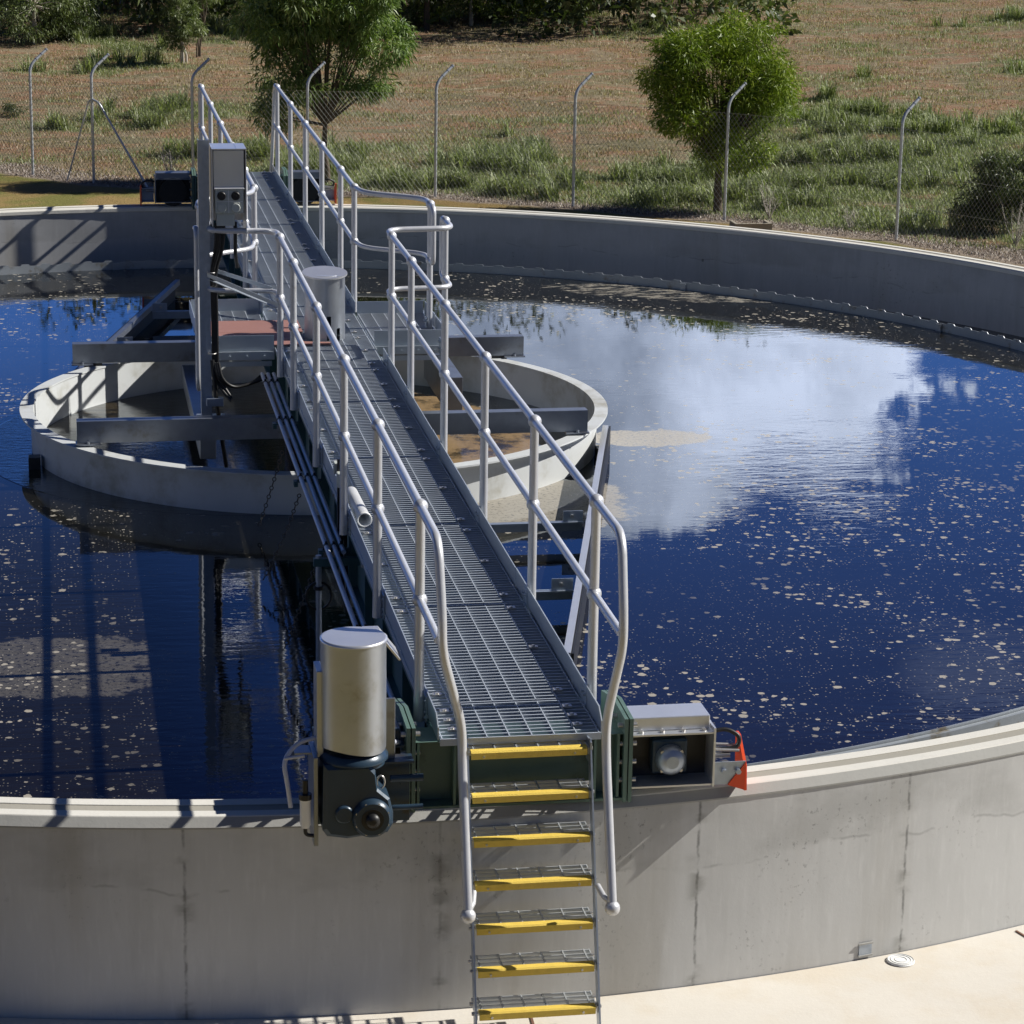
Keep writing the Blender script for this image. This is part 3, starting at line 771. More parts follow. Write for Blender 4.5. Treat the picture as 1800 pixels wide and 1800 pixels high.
# ================================================================== LADDER
def ladder(end):
    t = thing('access_ladder', 'steep metal access ladder with yellow step edges at the near end' if end == 0 else 'far end access ladder with one yellow step edge showing', 'ladder', (.03, -9.1, .3) if end == 0 else (.03, 9.6, .3), 'walkway ladders')
    sg = 1 if end == 0 else -1
    def Yz(z): return (-9.115 - .30 * (.30 - z)) if end == 0 else (9.60 + .30 * (.30 - z))
    zs = [.302, .110, -.083, -.275, -.465, -.652, -.838]
    for xx in (-.257, .318):
        mb = MB(); a = Vector((xx, Yz(.33) + .02 * sg, .335)); b = Vector((xx, Yz(-.985) + .02 * sg, -.985))
        dv = (b - a).normalized(); nrm = Vector((0, dv.z, -dv.y))
        mb.obox((a + b) / 2, (.004, 0, 0), dv * ((b - a).length / 2), nrm * .030)
        if end == 0: mb.box(xx - .004, xx + .004, -9.13, -9.03, .22, .33)
        st = obj('stringer', mb, M_galv, t)
        mb = MB()
        for z in zs:
            for o_ in (-.02, .045): mb.cyl((xx - .014, Yz(z) + (.05 + o_) * sg, z - .01 + o_ * .3), (xx + .016, Yz(z) + (.05 + o_) * sg, z - .01 + o_ * .3), .009, 6)
        obj('stringer_bolt', mb, M_bolt, st)
    proto = None
    for i, z in enumerate(zs if end == 0 else zs[:1]):
        if proto is None:
            mb = MB(); y = Yz(z); x0, x1 = -.252, .313
            for k in range(4): yy = y + sg * (.035 + k * .042); mb.box(x0 + .001, x1 - .001, yy - .003, yy + .003, z - .028, z - .001)
            for k in range(6): xx = x0 + .03 + k * (x1 - x0 - .06) / 5; ya, yb = sorted((y + sg * .03, y + sg * .165)); mb.box(xx - .003, xx + .003, ya, yb, z - .012, z + .001)
            mb.box(x0, x0 + .005, min(y, y + sg * .17), max(y, y + sg * .17), z - .035, z - .002); mb.box(x1 - .005, x1, min(y, y + sg * .17), max(y, y + sg * .17), z - .035, z - .002)
            proto = obj('tread', mb, M_grate_top, None); proto.parent = t; off = wloc(t)
            for v in proto.data.vertices: v.co -= off
            mb = MB(); mb.prism([(y + sg * .030, z + .004), (y - sg * .002, z + .003), (y - sg * .010, z - .004), (y - sg * .010, z - .034), (y - sg * .002, z - .034), (y + sg * .002, z - .006), (y + sg * .030, z - .003)], 0, x0 + .012, x1 - .012)
            no = obj('nosing', mb, M_yellow, None); no.parent = proto
            for v in no.data.vertices: v.co -= off
            for xx in (x0 + .07, x1 - .07):
                sc = obj('screw', MB().cyl((xx, y - sg * .009, z - .022), (xx, y - sg * .014, z - .022), .006, 8), M_bolt, None); sc.parent = no
                for v in sc.data.vertices: v.co -= off
        else:
            c = dup(proto, t); c.location = (0, Yz(z) - Yz(zs[0]), z - zs[0])


ladder(0); ladder(1)


# ================================================================== END CARRIAGES
def carriage(sx_, near, label, full=True):
    """wheel carriage riding on the coping; sx_ = +1 right, -1 left"""
    yc = -8.90 if near else 9.30
    t = thing('wheel_carriage', label, 'wheel carriage', (sx_ * .72, yc, 0), 'wheel carriages under the bridge ends')
    sy_ = 1 if near else -1                       # direction pointing inward
    x0, x1 = sorted((sx_ * .535, sx_ * .93)); mb = MB()
    yo = yc - sy_ * .12; yi = yc + sy_ * .12; ya, yb = sorted((yo, yi))
    mb.box(x0, x1, ya, yb, .305, .313); mb.box(x0, x1, ya, yb, .048, .057); 
    xe = x1 if sx_ > 0 else x0; mb.box(xe - .005, xe + .005, ya - .008, yb + .008, .044, .335)
    fr = obj('frame', mb, (M_steel2 if full else M_gear) if near else M_galv_d, t)
    obj('web_plate', MB().box(x0, x1, yc + sy_ * .03 - .006, yc + sy_ * .03 + .006, .058, .304), M_dark, fr)
    mb = MB()
    for k in range(4): mb.cyl((x0 + .05 + k * .1, yo + sy_ * .03, .313), (x0 + .05 + k * .1, yo + sy_ * .03, .323), .011, 8)
    obj('frame_bolt', mb, M_bolt, fr)
    ca, cb = sorted((yc - sy_ * .07, yc + sy_ * .11))
    obj('top_cover', MB().cbox(x0 + .004, x1 - .012, ca, cb, .315, .380, .004), (M_steel2 if full else M_gear) if near else M_galv_d, t)
    wz = .165; wx = sx_ * .735
    wh = obj('wheel', MB().cyl((wx, yc + sy_ * .04, wz), (wx, yc + sy_ * .11, wz), .155, 40), M_black, t)
    h = MB(); h.cbox(wx - .085, wx + .085, min(yc - sy_ * .05, yc + sy_ * .022), max(yc - sy_ * .05, yc + sy_ * .022), wz - .075, wz + .095, .012)
    obj('bearing_block', h, M_gear, wh)
    h = MB(); h.tube([(wx, yc - sy_ * .05, wz), (wx, yc - sy_ * .085, wz), (wx, yc - sy_ * .105, wz), (wx, yc - sy_ * .112, wz)], [.072, .070, .054, .03], 32)
    hub = obj('hub_cap', h, M_galv, wh)
    h = MB()
    for k in range(4):
        an = math.pi / 4 + k * math.pi / 2; h.cyl((wx + .065 * math.cos(an), yc - sy_ * .05, wz + .065 * math.sin(an)), (wx + .065 * math.cos(an), yc - sy_ * .092, wz + .065 * math.sin(an)), .009, 6)
    obj('hub_bolt', h, M_bolt, hub)
    if not full: return t
    # scraper at the outer end
    s0 = sx_ * .94; s1 = sx_ * 1.09
    mb = MB(); mb.box(min(s0, s1), max(s0, s1), yc - sy_ * .10 - .004, yc - sy_ * .10 + .004, .045, .155); mb.box(min(s0, s1), max(s0, s1), min(yc - sy_ * .095, yc), max(yc - sy_ * .095, yc), .04, .048)
    for q in (.3, .75): mb.cyl((s0 + (s1 - s0) * q, yc - sy_ * .105, .11), (s0 + (s1 - s0) * q, yc - sy_ * .125, .11), .014, 6)
    ar = obj('scraper_arm', mb, M_galv, t)
    mb = MB()
    for q in range(3): mb.tube([(s0, yc - sy_ * (.05 - .04 * q), .20), (s1 - sx_ * .02, yc - sy_ * (.05 - .04 * q), .19)], .008, 8)
    mb.tube([(s0, yc - .03 * sy_, .165), (s0 + .09 * sx_, yc - .03 * sy_, .165)], [.014] * 2, 10)
    obj('sensor_rod', mb, M_bolt, ar)
    mb = MB(); mb.prism([(yc - sy_ * .115, .012), (yc + sy_ * .06, .012), (yc + sy_ * .08, .24), (yc + sy_ * .03, .24), (yc - sy_ * .10, .13)], 0, s1 - .006, s1 + .008)
    mb.prism([(s1 - sx_ * .085, .042), (s1, .012), (s1, .15)], 1, yc - sy_ * .112, yc - sy_ * .104)
    obj('scraper_plate', mb, M_orange, t)
    obj('cable', MB().tube(fillet([(s0 - .01 * sx_, yc, .27), (s0 + .08 * sx_, yc, .285), (s1 - .01 * sx_, yc - .02 * sy_, .25), (s1 - .02 * sx_, yc - .03 * sy_, .20), (s0 + .05 * sx_, yc - .03 * sy_, .19)], .05), .011, 8), M_black, t)
    return t


carriage(1, True, 'wheel carriage with bright steel cover right of the near ladder')
carriage(-1, True, 'wheel carriage behind the gearbox left of the near ladder', False)
carriage(1, False, 'wheel carriage at the far end of the bridge, right side')
carriage(-1, False, 'dark wheel carriage at the far end of the bridge, left side')

# ================================================================== NEAR DRIVE UNIT
dx, dy = -.805, -9.33
dr = thing('drive_unit', 'dark gearbox under a tall steel rain hood beside the near ladder', 'drive motor', (dx, dy, 0))
mb = MB(); r_ = .145
n = 48; z0, z1 = .445, .945; vs = []
tilt = lambda a: .0
for k in range(n):
    a = 2 * math.pi * k / n; vs += [(dx + r_ * math.cos(a), dy + r_ * math.sin(a), z0 + .012 * math.sin(2 * a)), (dx + r_ * math.cos(a), dy + r_ * math.sin(a), z1)]
mb.add(vs, [(2 * k, 2 * ((k + 1) % n), 2 * ((k + 1) % n) + 1, 2 * k + 1) for k in range(n)], True)
mb.add([(dx + r_ * .93 * math.cos(2 * math.pi * k / n), dy + r_ * .93 * math.sin(2 * math.pi * k / n), z0 + .02) for k in range(n)], [tuple(range(n))])
hd = obj('rain_hood', mb, M_steel, dr)
obj('hood_lid', MB().tube([(dx, dy, z1 - .006), (dx, dy, z1 + .003), (dx, dy, z1 + .006)], [r_ + .004, r_ + .004, r_ - .004], 48), M_steel2, hd)
mb = MB()   # side flap and back panel of the hood
mb.prism([(dx + .055, z1 + .002), (dx + .125, z1 + .002), (dx + .205, z1 - .10), (dx + .198, z1 - .104), (dx + .12, z1 - .006), (dx + .055, z1 - .004)], 1, dy - .035, dy + .15)
obj('rain_flap', mb, M_steel2, hd)
obj('back_shield', MB().cbox(dx - .165, dx - .135, dy - .02, dy + .13, .40, .80, .003), M_steel, dr)
obj('side_shield', MB().cbox(dx + .10, dx + .20, dy + .10, dy + .112, .33, .62, .003), M_galv_d, dr)
# gearbox
mb = MB()
body = [(dx - .145, .395), (dx + .055, .395), (dx + .085, .36), (dx + .095, .275), (dx + .15, .225), (dx + .165, .16), (dx + .165, .105), (dx + .14, .065), (dx - .04, .045), (dx - .13, .06), (dx - .15, .09)]
def bev(poly, y0, y1, c):
    cx = sum(p[0] for p in poly) / len(poly); cz = sum(p[1] for p in poly) / len(poly)
    sh = [(cx + (p[0] - cx) * (1 - c), cz + (p[1] - cz) * (1 - c)) for p in poly]; n_ = len(poly)
    vs = [(p[0], y0, p[1]) for p in sh] + [(p[0], y0 + c * .15, p[1]) for p in poly] + [(p[0], y1, p[1]) for p in poly]
    fs = [tuple(range(n_))] + [tuple(range(3 * n_ - 1, 2 * n_ - 1, -1))]
    for q in (0, 1): fs += [(q * n_ + i, q * n_ + (i + 1) % n_, (q + 1) * n_ + (i + 1) % n_, (q + 1) * n_ + i) for i in range(n_)]
    return vs, fs
mb.add(*bev(body, dy - .125, dy + .10, .10))
gb = obj('gearbox', mb, M_gear, dr)
obj('motor_flange', MB().tube([(dx, dy, .39), (dx, dy, .405), (dx, dy, .425)], [.155, .155, .13], 40).tube([(dx + .03, dy, .36), (dx + .03, dy, .43)], [.11, .10], 32), M_gear, gb)
gx, gz = dx + .068, .145
fl = obj('output_flange', MB().tube([(gx, dy - .11, gz), (gx, dy - .145, gz), (gx, dy - .158, gz)], [.090, .088, .074], 44), M_gear, gb)
obj('shaft_bore', MB().tube([(gx, dy - .158, gz), (gx, dy - .161, gz)], [.050, .050], 32).tube([(gx, dy - .155, gz), (gx, dy - .185, gz), (gx, dy - .19, gz)], [.032, .030, .012], 24), M_black, fl)
mb = MB()
for k in range(8): an = .4 + k * math.pi / 4; mb.cyl((gx + .074 * math.cos(an), dy - .145, gz + .074 * math.sin(an)), (gx + .074 * math.cos(an), dy - .156, gz + .074 * math.sin(an)), .0065, 6)
obj('flange_bolt', mb, M_bolt, fl)
obj('inspection_plug', MB().tube([(dx - .055, dy - .12, .165), (dx - .055, dy - .135, .165), (dx - .055, dy - .139, .165)], [.042, .041, .034], 28), M_gear, gb)
obj('lifting_eye', MB().tube([(dx + .115 + .018 * math.cos(a), dy - .06, .285 + .03 * math.sin(a)) for a in [i * math.pi / 6 for i in range(13)]], .005, 6), M_bolt, gb)
# mounting plate and greaser on the left side
obj('mounting_plate', MB().cbox(dx - .185, dx - .165, dy - .08, dy + .18, .0, .42, .003).box(dx - .26, dx - .16, dy + .02, dy + .12, .40, .408), M_galv_d, dr)
obj('rear_plate', MB().box(dx - .17, dx + .27, dy + .13, dy + .142, .02, .30), M_gear, dr)
gc = obj('grease_canister', MB().tube([(dx - .222, dy - .07, .09), (dx - .222, dy - .07, .11), (dx - .222, dy - .07, .215), (dx - .222, dy - .07, .225)], [.018, .0245, .0245, .028], 20), M_pvc, dr)
obj('canister_spring', MB().tube([(dx - .222, dy - .07, .225), (dx - .222, dy - .07, .25)], .029, 16).tube([(dx - .222, dy - .07, .25), (dx - .222, dy - .07, .315)], .013, 12).tube(fillet([(dx - .222, dy - .07, .09), (dx - .222, dy - .07, .055), (dx - .17, dy - .07, .045)], .03), .009, 8), M_dark, gc)
obj('cable', MB().tube(fillet([(dx - .15, dy + .05, .47), (dx - .25, dy + .02, .46), (dx - .315, dy - .02, .39), (dx - .30, dy - .04, .30), (dx - .285, dy - .05, .18)], .08), .0105, 8).tube([(dx - .31, dy - .02, .40), (dx - .22, dy - .02, .41)], .008, 8), M_conduit, dr)
obj('shaft_tie', MB().cyl((dx + .17, dy + .04, .26), (dx + .32, dy + .04, .26), .017, 12).cyl((dx + .17, dy + .04, .12), (dx + .32, dy + .04, .12), .013, 12).box(dx + .10, dx + .28, dy + .05, dy + .15, .325, .335), M_gear, dr)

# conduits
def pipe(label, xs, y0, y1, extra=None):
    c = thing('conduit', label, 'conduit', (xs, y1, .2), 'grey conduits clamped beside the walkway')
    pts = [(xs, y1, .205), (xs, y0, .205)]
    obj('pipe', MB().tube(pts, .0145, 12), M_conduit, c)
    mb = MB(); y = y1 + .05
    for yy in near_y + [-.9]:
        if y0 <= yy <= y1 + .2 or True:
            if yy < y0 or yy > y1: continue
            mb.tube([(xs, yy + .05, .205), (xs, yy + .075, .205)], .0185, 12); mb.box(xs - .022, xs + .022, yy + .055, yy + .07, .186, .192); mb.cyl((xs, yy + .062, .222), (xs, yy + .062, .236), .008, 8)
    obj('clamp', mb, M_dark, c)
    if extra: obj('gland_ring', MB().tube([(xs, extra, .205), (xs, extra + .18, .205)], .019, 12), M_dark, c)
    return c


pipe('outermost of the three grey conduits left of the walkway', -.515, -8.15, -.52)
pipe('middle of the three grey conduits left of the walkway', -.470, -8.15, -.52)
pipe('shortest grey conduit, next to the walkway girder', -.425, -5.45, -.52, None)
for k, yy in enumerate(near_y):
    cb_ = obj('conduit_bracket', MB().box(-.56, -.332, yy + .045, yy + .10, .176, .184).box(-.40, -.334, yy + .045, yy + .053, .10, .176).box(-.56, -.535, yy + .03, yy + .11, .150, .176), M_teal)
    tag(cb_, ['bracket holding the conduits below the first left stanchion from the near end', 'bracket holding the conduits below the second left stanchion from the near end', 'bracket holding the conduits below the third left stanchion from the near end',
              'bracket holding the conduits below the fourth left stanchion from the near end', 'bracket holding the conduits below the fifth left stanchion from the near end'][k], 'bracket', 'conduit brackets along the girder')
fc = obj('flexible_cable', MB().tube(fillet([(-.515, -8.15, .205), (-.52, -8.42, .20), (-.56, -8.75, .30), (-.66, -9.15, .46)], .15), .013, 10).tube(fillet([(-.47, -8.15, .205), (-.47, -8.45, .18), (-.50, -8.85, .25), (-.64, -9.16, .40)], .15), .013, 10), M_conduit); tag(fc, 'pair of grey flexible cables curving into the near drive hood', 'cable')

# switch box and bracket by the third stanchion
P = ray(608, 840, 0, -.40)
sx0, sy0 = -.405, -5.05
sw = thing('limit_switch_box', 'small grey switch box on a dark upright plate left of the walkway', 'switch box', (sx0, sy0, .2))
obj('back_plate', MB().cbox(sx0 - .012, sx0 + .03, sy0 + .02, sy0 + .05, .20, .66, .003), M_dark, sw)
obj('box', MB().cbox(sx0 - .02, sx0 + .04, sy0 - .04, sy0 + .018, .50, .59, .006).cbox(sx0 - .028, sx0 + .012, sy0 + .055, sy0 + .12, .56, .63, .005), M_plas, sw)
obj('cable', MB().tube(fillet([(sx0 + .01, sy0 - .01, .50), (sx0 + .01, sy0 - .02, .30), (sx0 - .01, sy0 - .16, .17), (sx0 - .02, sy0 - .25, .02), (sx0 + .01, sy0 - .30, -.2)], .1), .014, 10).tube(fillet([(sx0 + .03, sy0 + .01, .50), (sx0 + .03, sy0 - .03, .24), (sx0 + .01, sy0 - .22, .08), (sx0 + .03, sy0 - .3, -.2)], .1), .012, 10), M_black, sw)
pv = ray(640, 912, 2, .46)
vp = obj('plastic_pipe', MB(), M_pvc); bpy.data.objects.remove(vp)
a_ = ray(641, 914, 2, .43); b_ = ray(618, 868, 2, .43)
mb = MB(); dvec = (b_ - a_).normalized(); L = .62; u_ = dvec.cross(Vector((0, 0, 1))).normalized(); v__ = u_.cross(dvec); vs = []; n = 28
for (q, rr_) in ((0, .044), (.03, .044), (.031, .040), (L, .040), (L, .036), (.0, .036)):
    for k in range(n): an = 2 * math.pi * k / n; vs.append(a_ + dvec * q + (u_ * math.cos(an) + v__ * math.sin(an)) * rr_)
fs = [(i * n + k, i * n + (k + 1) % n, ((i + 1) % 6) * n + (k + 1) % n, ((i + 1) % 6) * n + k) for i in range(6) for k in range(n)]
mb.add(vs, fs, True); vp = obj('plastic_pipe', mb, M_pvc); tag(vp, 'short open white plastic pipe beside the left stanchion', 'pipe')

# hanging sample pole
q = ray(560, 950, 1, -5.45)
po = thing('hanging_pole', 'thin vertical steel pole hanging left of the conduits', 'pole', (q.x, -5.45, .1))
obj('tube', MB().tube([(q.x, -5.45, .19), (q.x, -5.45, -1.0)], .018, 12), M_galv, po)
obj('arm', MB().box(q.x - .03, -.332, -5.47, -5.43, .125, .172), M_teal, po)
obj('collar', MB().tube([(q.x, -5.45, -.02), (q.x, -5.45, .0)], .03, 12).tube([(q.x + .075 * math.cos(a), -5.45, -.06 + .085 * math.sin(a)) for a in [i * math.pi / 8 for i in range(17)]], .008, 6), M_black, po)


# chains
def chain(label, pts, n_l):
    pts = [Vector(p) for p in pts]; P_ = fillet(pts, .3, 8); ls = [0]
    for a, b in zip(P_[:-1], P_[1:]): ls.append(ls[-1] + (b - a).length)
    def at(s):
        for i in range(len(P_) - 1):
            if ls[i + 1] >= s: t = (s - ls[i]) / max(1e-9, ls[i + 1] - ls[i]); return P_[i].lerp(P_[i + 1], t), (P_[i + 1] - P_[i]).normalized()
        return P_[-1], (P_[-1] - P_[-2]).normalized()
    mb = MB(); 
    for k in range(n_l):
        c, d_ = at((k + .5) / n_l * ls[-1]); side = d_.cross(Vector((.3, 1, .2))).normalized()
        if k % 2: side = d_.cross(side).normalized()
        L = ls[-1] / n_l * .74; W_ = .012
        ring = [c + d_ * (L * .60 * math.cos(a)) * 1 + side * (W_ * math.sin(a)) for a in [i * math.pi / 5 for i in range(11)]]
        mb.tube(ring, .0040, 5, False)
    o = obj('hanging_chain', mb, M_chain); tag(o, label, 'chain', 'chains hanging below the walkway'); return o


def zpt(px, py, z): return ray(px, py, 2, z)
chain('shorter steel chain hanging over the near edge of the feed well', [ray(497, 792, 1, -2.2), ray(480, 850, 1, -2.35), ray(462, 905, 1, -2.5), ray(455, 925, 1, -2.5)], 17)
chain('longer steel chain sagging down to the water behind the near drive hood', [ray(527, 868, 1, -3.3), ray(505, 930, 1, -3.6), ray(480, 985, 1, -3.8), ray(462, 1020, 1, -3.9)], 20)
chain('steel chain hanging beside the vertical pole down to the water', [ray(556, 990, 1, -5.3), ray(535, 1050, 1, -5.4), ray(515, 1100, 1, -5.5), ray(500, 1140, 1, -5.5)], 22)

# ================================================================== SKIMMER ARMS
def skim(sg, label):
    t = thing('skimmer_arm', label, 'skimmer arm', (sg * .9, -5.5 * sg + .2, -.3), 'surface skimmer arms')
    def Q(x, y, z): return (sg * x, .2 + sg * (y - .2), z)
    a = Q(2.22, -.35, -.33); b = Q(.83, -5.95, -.33)
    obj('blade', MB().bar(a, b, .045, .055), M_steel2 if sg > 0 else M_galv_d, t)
    obj('rubber_strip', MB().bar((a[0] + .035 * sg, a[1], -.42), (b[0] + .035 * sg, b[1], -.42), .014, .22), M_black, t)
    for (x0, x1, yy) in ((.35, 1.52, -2.95), (.35, 1.14, -4.55)):
        m_ = MB(); p0 = Q(x0, yy, -.36); p1 = Q(x1, yy, -.36)
        m_.bar(p0, p1, .05, .012).bar((p0[0], p0[1] + .022 * sg, -.395), (p1[0], p1[1] + .022 * sg, -.395), .006, .06)
        e0 = Q(x1 - .14, yy + .0, -.34); e1 = Q(x1, yy, -.34)
        br_ = obj('bracket', m_.bar((e0[0], e0[1] - .0, -.315), (e1[0], e1[1], -.315), .008, .075), M_galv, t)
        c = Q(x1 - .08, yy, -.315); obj('bracket_bolt', MB().cyl((c[0], c[1] - .022, c[2]), (c[0], c[1] + .022, c[2]), .014, 6), M_bolt, br_)


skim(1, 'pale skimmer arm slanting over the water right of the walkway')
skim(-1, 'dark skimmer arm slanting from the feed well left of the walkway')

# ================================================================== CENTRE MOTOR COVER AND PLATFORM ITEMS
mcx, mcy, mr = .035, .14, .160
mc = thing('motor_cover', 'dull steel cylinder cover with round lid standing mid walkway', 'motor cover', (mcx, mcy, ZD))
mb = MB(); n = 60; vs = []; fs = []
zz = [ZD, ZD + .10, ZD + .20, ZD + .50]
for z in zz:
    for k in range(n): a = 2 * math.pi * k / n; vs.append((mcx + mr * math.cos(a), mcy + mr * math.sin(a), z))
for i in range(3):
    for k in range(n):
        a = math.degrees(2 * math.pi * k / n)
        if i < 2 and 270 <= a < 282: continue
        if i < 1 and 300 <= a < 312: continue
        fs.append((i * n + k, i * n + (k + 1) % n, (i + 1) * n + (k + 1) % n, (i + 1) * n + k))
mb.add(vs, fs, True); obj('body', mb, M_steel, mc)
n = 48
lid = MB(); lid.add([(mcx + (mr + .018) * math.cos(2 * math.pi * k / n), mcy + (mr + .018) * math.sin(2 * math.pi * k / n), ZD + .525 + .02 * math.sin(2 * math.pi * k / n)) for k in range(n)] + [(mcx + (mr + .018) * math.cos(2 * math.pi * k / n), mcy + (mr + .018) * math.sin(2 * math.pi * k / n), ZD + .512 + .02 * math.sin(2 * math.pi * k / n)) for k in range(n)],
                    [tuple(range(n)), tuple(range(2 * n - 1, n - 1, -1))] + [(k, (k + 1) % n, n + (k + 1) % n, n + k) for k in range(n)])
lo = obj('lid', lid, M_steel2, mc)
obj('vent_neck', MB().tube([(mcx, mcy, ZD + .42), (mcx, mcy, ZD + .515)], mr * .80, 40).box(mcx + mr * .55, mcx + mr * .80, mcy - mr * .75, mcy - mr * .4, ZD + .42, ZD + .515), M_steel2, lo)
obj('motor', MB().cyl((mcx, mcy, ZD - .05), (mcx, mcy, ZD + .40), .10, 24), M_gear, mc)
sh = MB(); sh.cbox(-.93, -.12, .34, .82, ZD + .006, ZD + .014, .002); s1_ = obj('cover_sheet', sh, M_ply); tag(s1_, 'red brown sheet under the motor cover shadow, back piece on the left platform', 'sheet', 'red cover sheets on the left platform')
sh = MB(); sh.prism([(-.90, -.16), (.06, -.16), (.06, -.09), (-.15, -.05), (-.15, .33), (-.93, .33)], 2, ZD + .006, ZD + .014); s2_ = obj('cover_sheet', sh, M_ply); tag(s2_, 'red brown sheet in front with clipped corner on the left platform', 'sheet', 'red cover sheets on the left platform')

# ================================================================== CONTROL CABINET ON POST
cxp, cyp = -.945, -.60
cb = thing('control_cabinet', 'steel control cabinet with two black knobs on a tall post', 'control cabinet', (cxp, cyp, -.1))
mb = MB(); mb.box(-.980, -.905, cyp - .03, cyp - .024, -.10, 2.01); mb.box(-.985, -.979, cyp - .023, cyp + .06, -.10, 2.01); mb.box(-.911, -.905, cyp - .023, cyp + .06, -.10, 2.01); mb.box(-.952, -.946, cyp - .036, cyp - .031, .2, 1.9)
obj('post', mb, M_galv, cb)
hx0, hx1 = -.880, -.655; zc0, zc1 = 1.44, 1.955; DZ = .085
hd_ = obj('hood', MB().box(hx0 - .012, hx1 + .018, cyp - .17, cyp + .15, zc1, zc1 + .008).box(hx0 - .012, hx0 - .006, cyp - .165, cyp + .15, (1.30 + DZ), zc1 - .001).box(hx1 + .012, hx1 + .018, cyp - .165, cyp + .15, (1.22 + DZ), zc1 - .001).box(hx0 - .005, hx1 + .011, cyp + .14, cyp + .146, (1.30 + DZ), zc1 - .001).box(hx1 - .055, hx1 - .053, cyp - .168, cyp + .15, zc1 + .0085, zc1 + .0105), M_steel2, cb)
en = obj('enclosure', MB().cbox(hx0, hx1 + .005, cyp - .13, cyp + .12, (1.565 + DZ), zc1 - .006, .006), M_cab, cb)
sbx = obj('socket_panel', MB().cbox(hx0 + .01, hx1 - .004, cyp - .16, cyp - .06, (1.395 + DZ), (1.575 + DZ), .006).cbox(hx0 + .02, hx1 - .07, cyp - .14, cyp - .06, (1.30 + DZ), (1.392 + DZ), .004), M_plas, cb)
obj('panel_top', MB().cbox(hx0 + .004, hx1 + .002, cyp - .172, cyp - .06, (1.577 + DZ), (1.588 + DZ), .003).box(hx0 + .108, hx0 + .112, cyp - .163, cyp - .1605, (1.40 + DZ), 1.57 + DZ).box(hx0 + .02, hx1 - .012, cyp - .163, cyp - .1605, (1.483 + DZ), (1.487 + DZ)), M_pvc, sbx)
for i_ in range(2):
    kx = hx0 + .058 + i_ * .104
    kn = obj('switch_knob', MB().tube([(kx, cyp - .16, (1.528 + DZ)), (kx, cyp - .172, (1.528 + DZ)), (kx, cyp - .176, (1.528 + DZ))], [.033, .032, .027], 28), M_black, sbx)
    obj('knob_pointer', MB().obox((kx, cyp - .181, (1.528 + DZ)), (.020, 0, -.020), (0, .003, 0), (.004, 0, .004)), M_dark, kn)
    obj('socket_cover', MB().tube([(kx, cyp - .16, (1.438 + DZ)), (kx, cyp - .168, (1.438 + DZ)), (kx, cyp - .170, (1.438 + DZ))], [.035, .034, .030], 28).cbox(kx - .03, kx + .03, cyp - .168, cyp - .16, (1.462 + DZ), (1.478 + DZ), .003), M_plas, sbx)
# cable bundle
cbz = MB()
for k, (a, b) in enumerate(((-.86, -.90), (-.845, -.885), (-.825, -.875), (-.805, -.87), (-.83, -.893))):
    off = .012 * k
    cbz.tube(fillet([(a, cyp - .09, 1.40), (a - .005, cyp - .10 - off * .3, 1.22), (b, cyp - .03 - off * .3, 1.02), (b + .01, cyp - .02, .75), (b + .01, cyp - .02, .30 - .03 * k), (b + .05 + .02 * k, cyp - .03 - .02 * k, .12 - .02 * k)], .12), .0125, 8)
cbl = obj('cable_bundle', cbz.tube(fillet([(-.72, cyp - .1, 1.41), (-.72, cyp - .1, 1.16), (-.70, cyp + .0, 1.05)], .04), .014, 8), M_black); tag(cbl, 'black cable bundle dropping from the control cabinet down its post', 'cable')
sw_ = MB()
for k in range(3):
    xe = (-.515, -.470, -.425)[k]
    sw_.tube(fillet([(-.885 + .015 * k, cyp - .05, .33), (-.86 + .015 * k, cyp - .08, .20), (-.74, -.62 - .01 * k, .125), (-.60, -.60, .15), (xe, -.54, .204)], .14), .0125, 8)
sw_.tube(fillet([(-.90, cyp - .05, .35), (-.88, cyp - .07, .1), (-.85, cyp - .05, -.15), (-.80, cyp, -.5)], .1), .016, 8)
swo = obj('swept_cable', sw_, M_black); tag(swo, 'black cables sweeping from the cabinet post into the three conduits', 'cable')
bc = MB(); bc.bar((-.93, cyp - .03, 1.0), (-.43, -1.05, .84), .004, .03).bar((-.93, cyp - .01, .97), (-.43, -1.05, .815), .03, .004)
bc.bar((-.90, cyp + .05, 1.03), (-.45, -.76, .91), .004, .03)
bco = obj('post_brace', bc, M_kick); tag(bco, 'pair of angle braces tying the cabinet post to the guardrail', 'brace')
bo = MB()
for zz_ in (1.02, .40): bo.tube([(-.90 + .03 * math.cos(a), cyp - .045 + .03 * math.sin(a), zz_) for a in [i * math.pi / 6 for i in range(13)]], .005, 6)
obj('cable_clip', bo, M_bolt, cb)
pp = MB()
pp.cbox(-1.02, -.80, cyp - .02, cyp + .10, -.13, -.10, .003).cbox(-.95, -.82, cyp - .10, cyp - .03, .0, .06, .003)
obj('base_plate', pp, M_galv, cb)

# ================================================================== SMALL THINGS AROUND THE NEAR WALL
p = ray(1583, 1690, 2, ZG)
mh = thing('manhole_cover', 'round pale cover set in the pavement by the tank wall', 'cover', (p.x, p.y, ZG))
mb = MB(); mb.lathe([(0, ZG + .010), (.066, ZG + .010), (.070, ZG + .004)], p.x, p.y, 40, smooth=False); obj('disc', mb, mat('cover_paint', (.82, .82, .80), .6), mh)
mb = MB()
for r0 in (.030, .050, .064): mb.lathe([(r0 - .002, ZG + .0105), (r0 - .001, ZG + .0125), (r0 + .001, ZG + .0125), (r0 + .002, ZG + .0105)], p.x, p.y, 40, smooth=False)
obj('ring_groove', mb, mat('cover_groove', (.55, .55, .53), .6), mh)


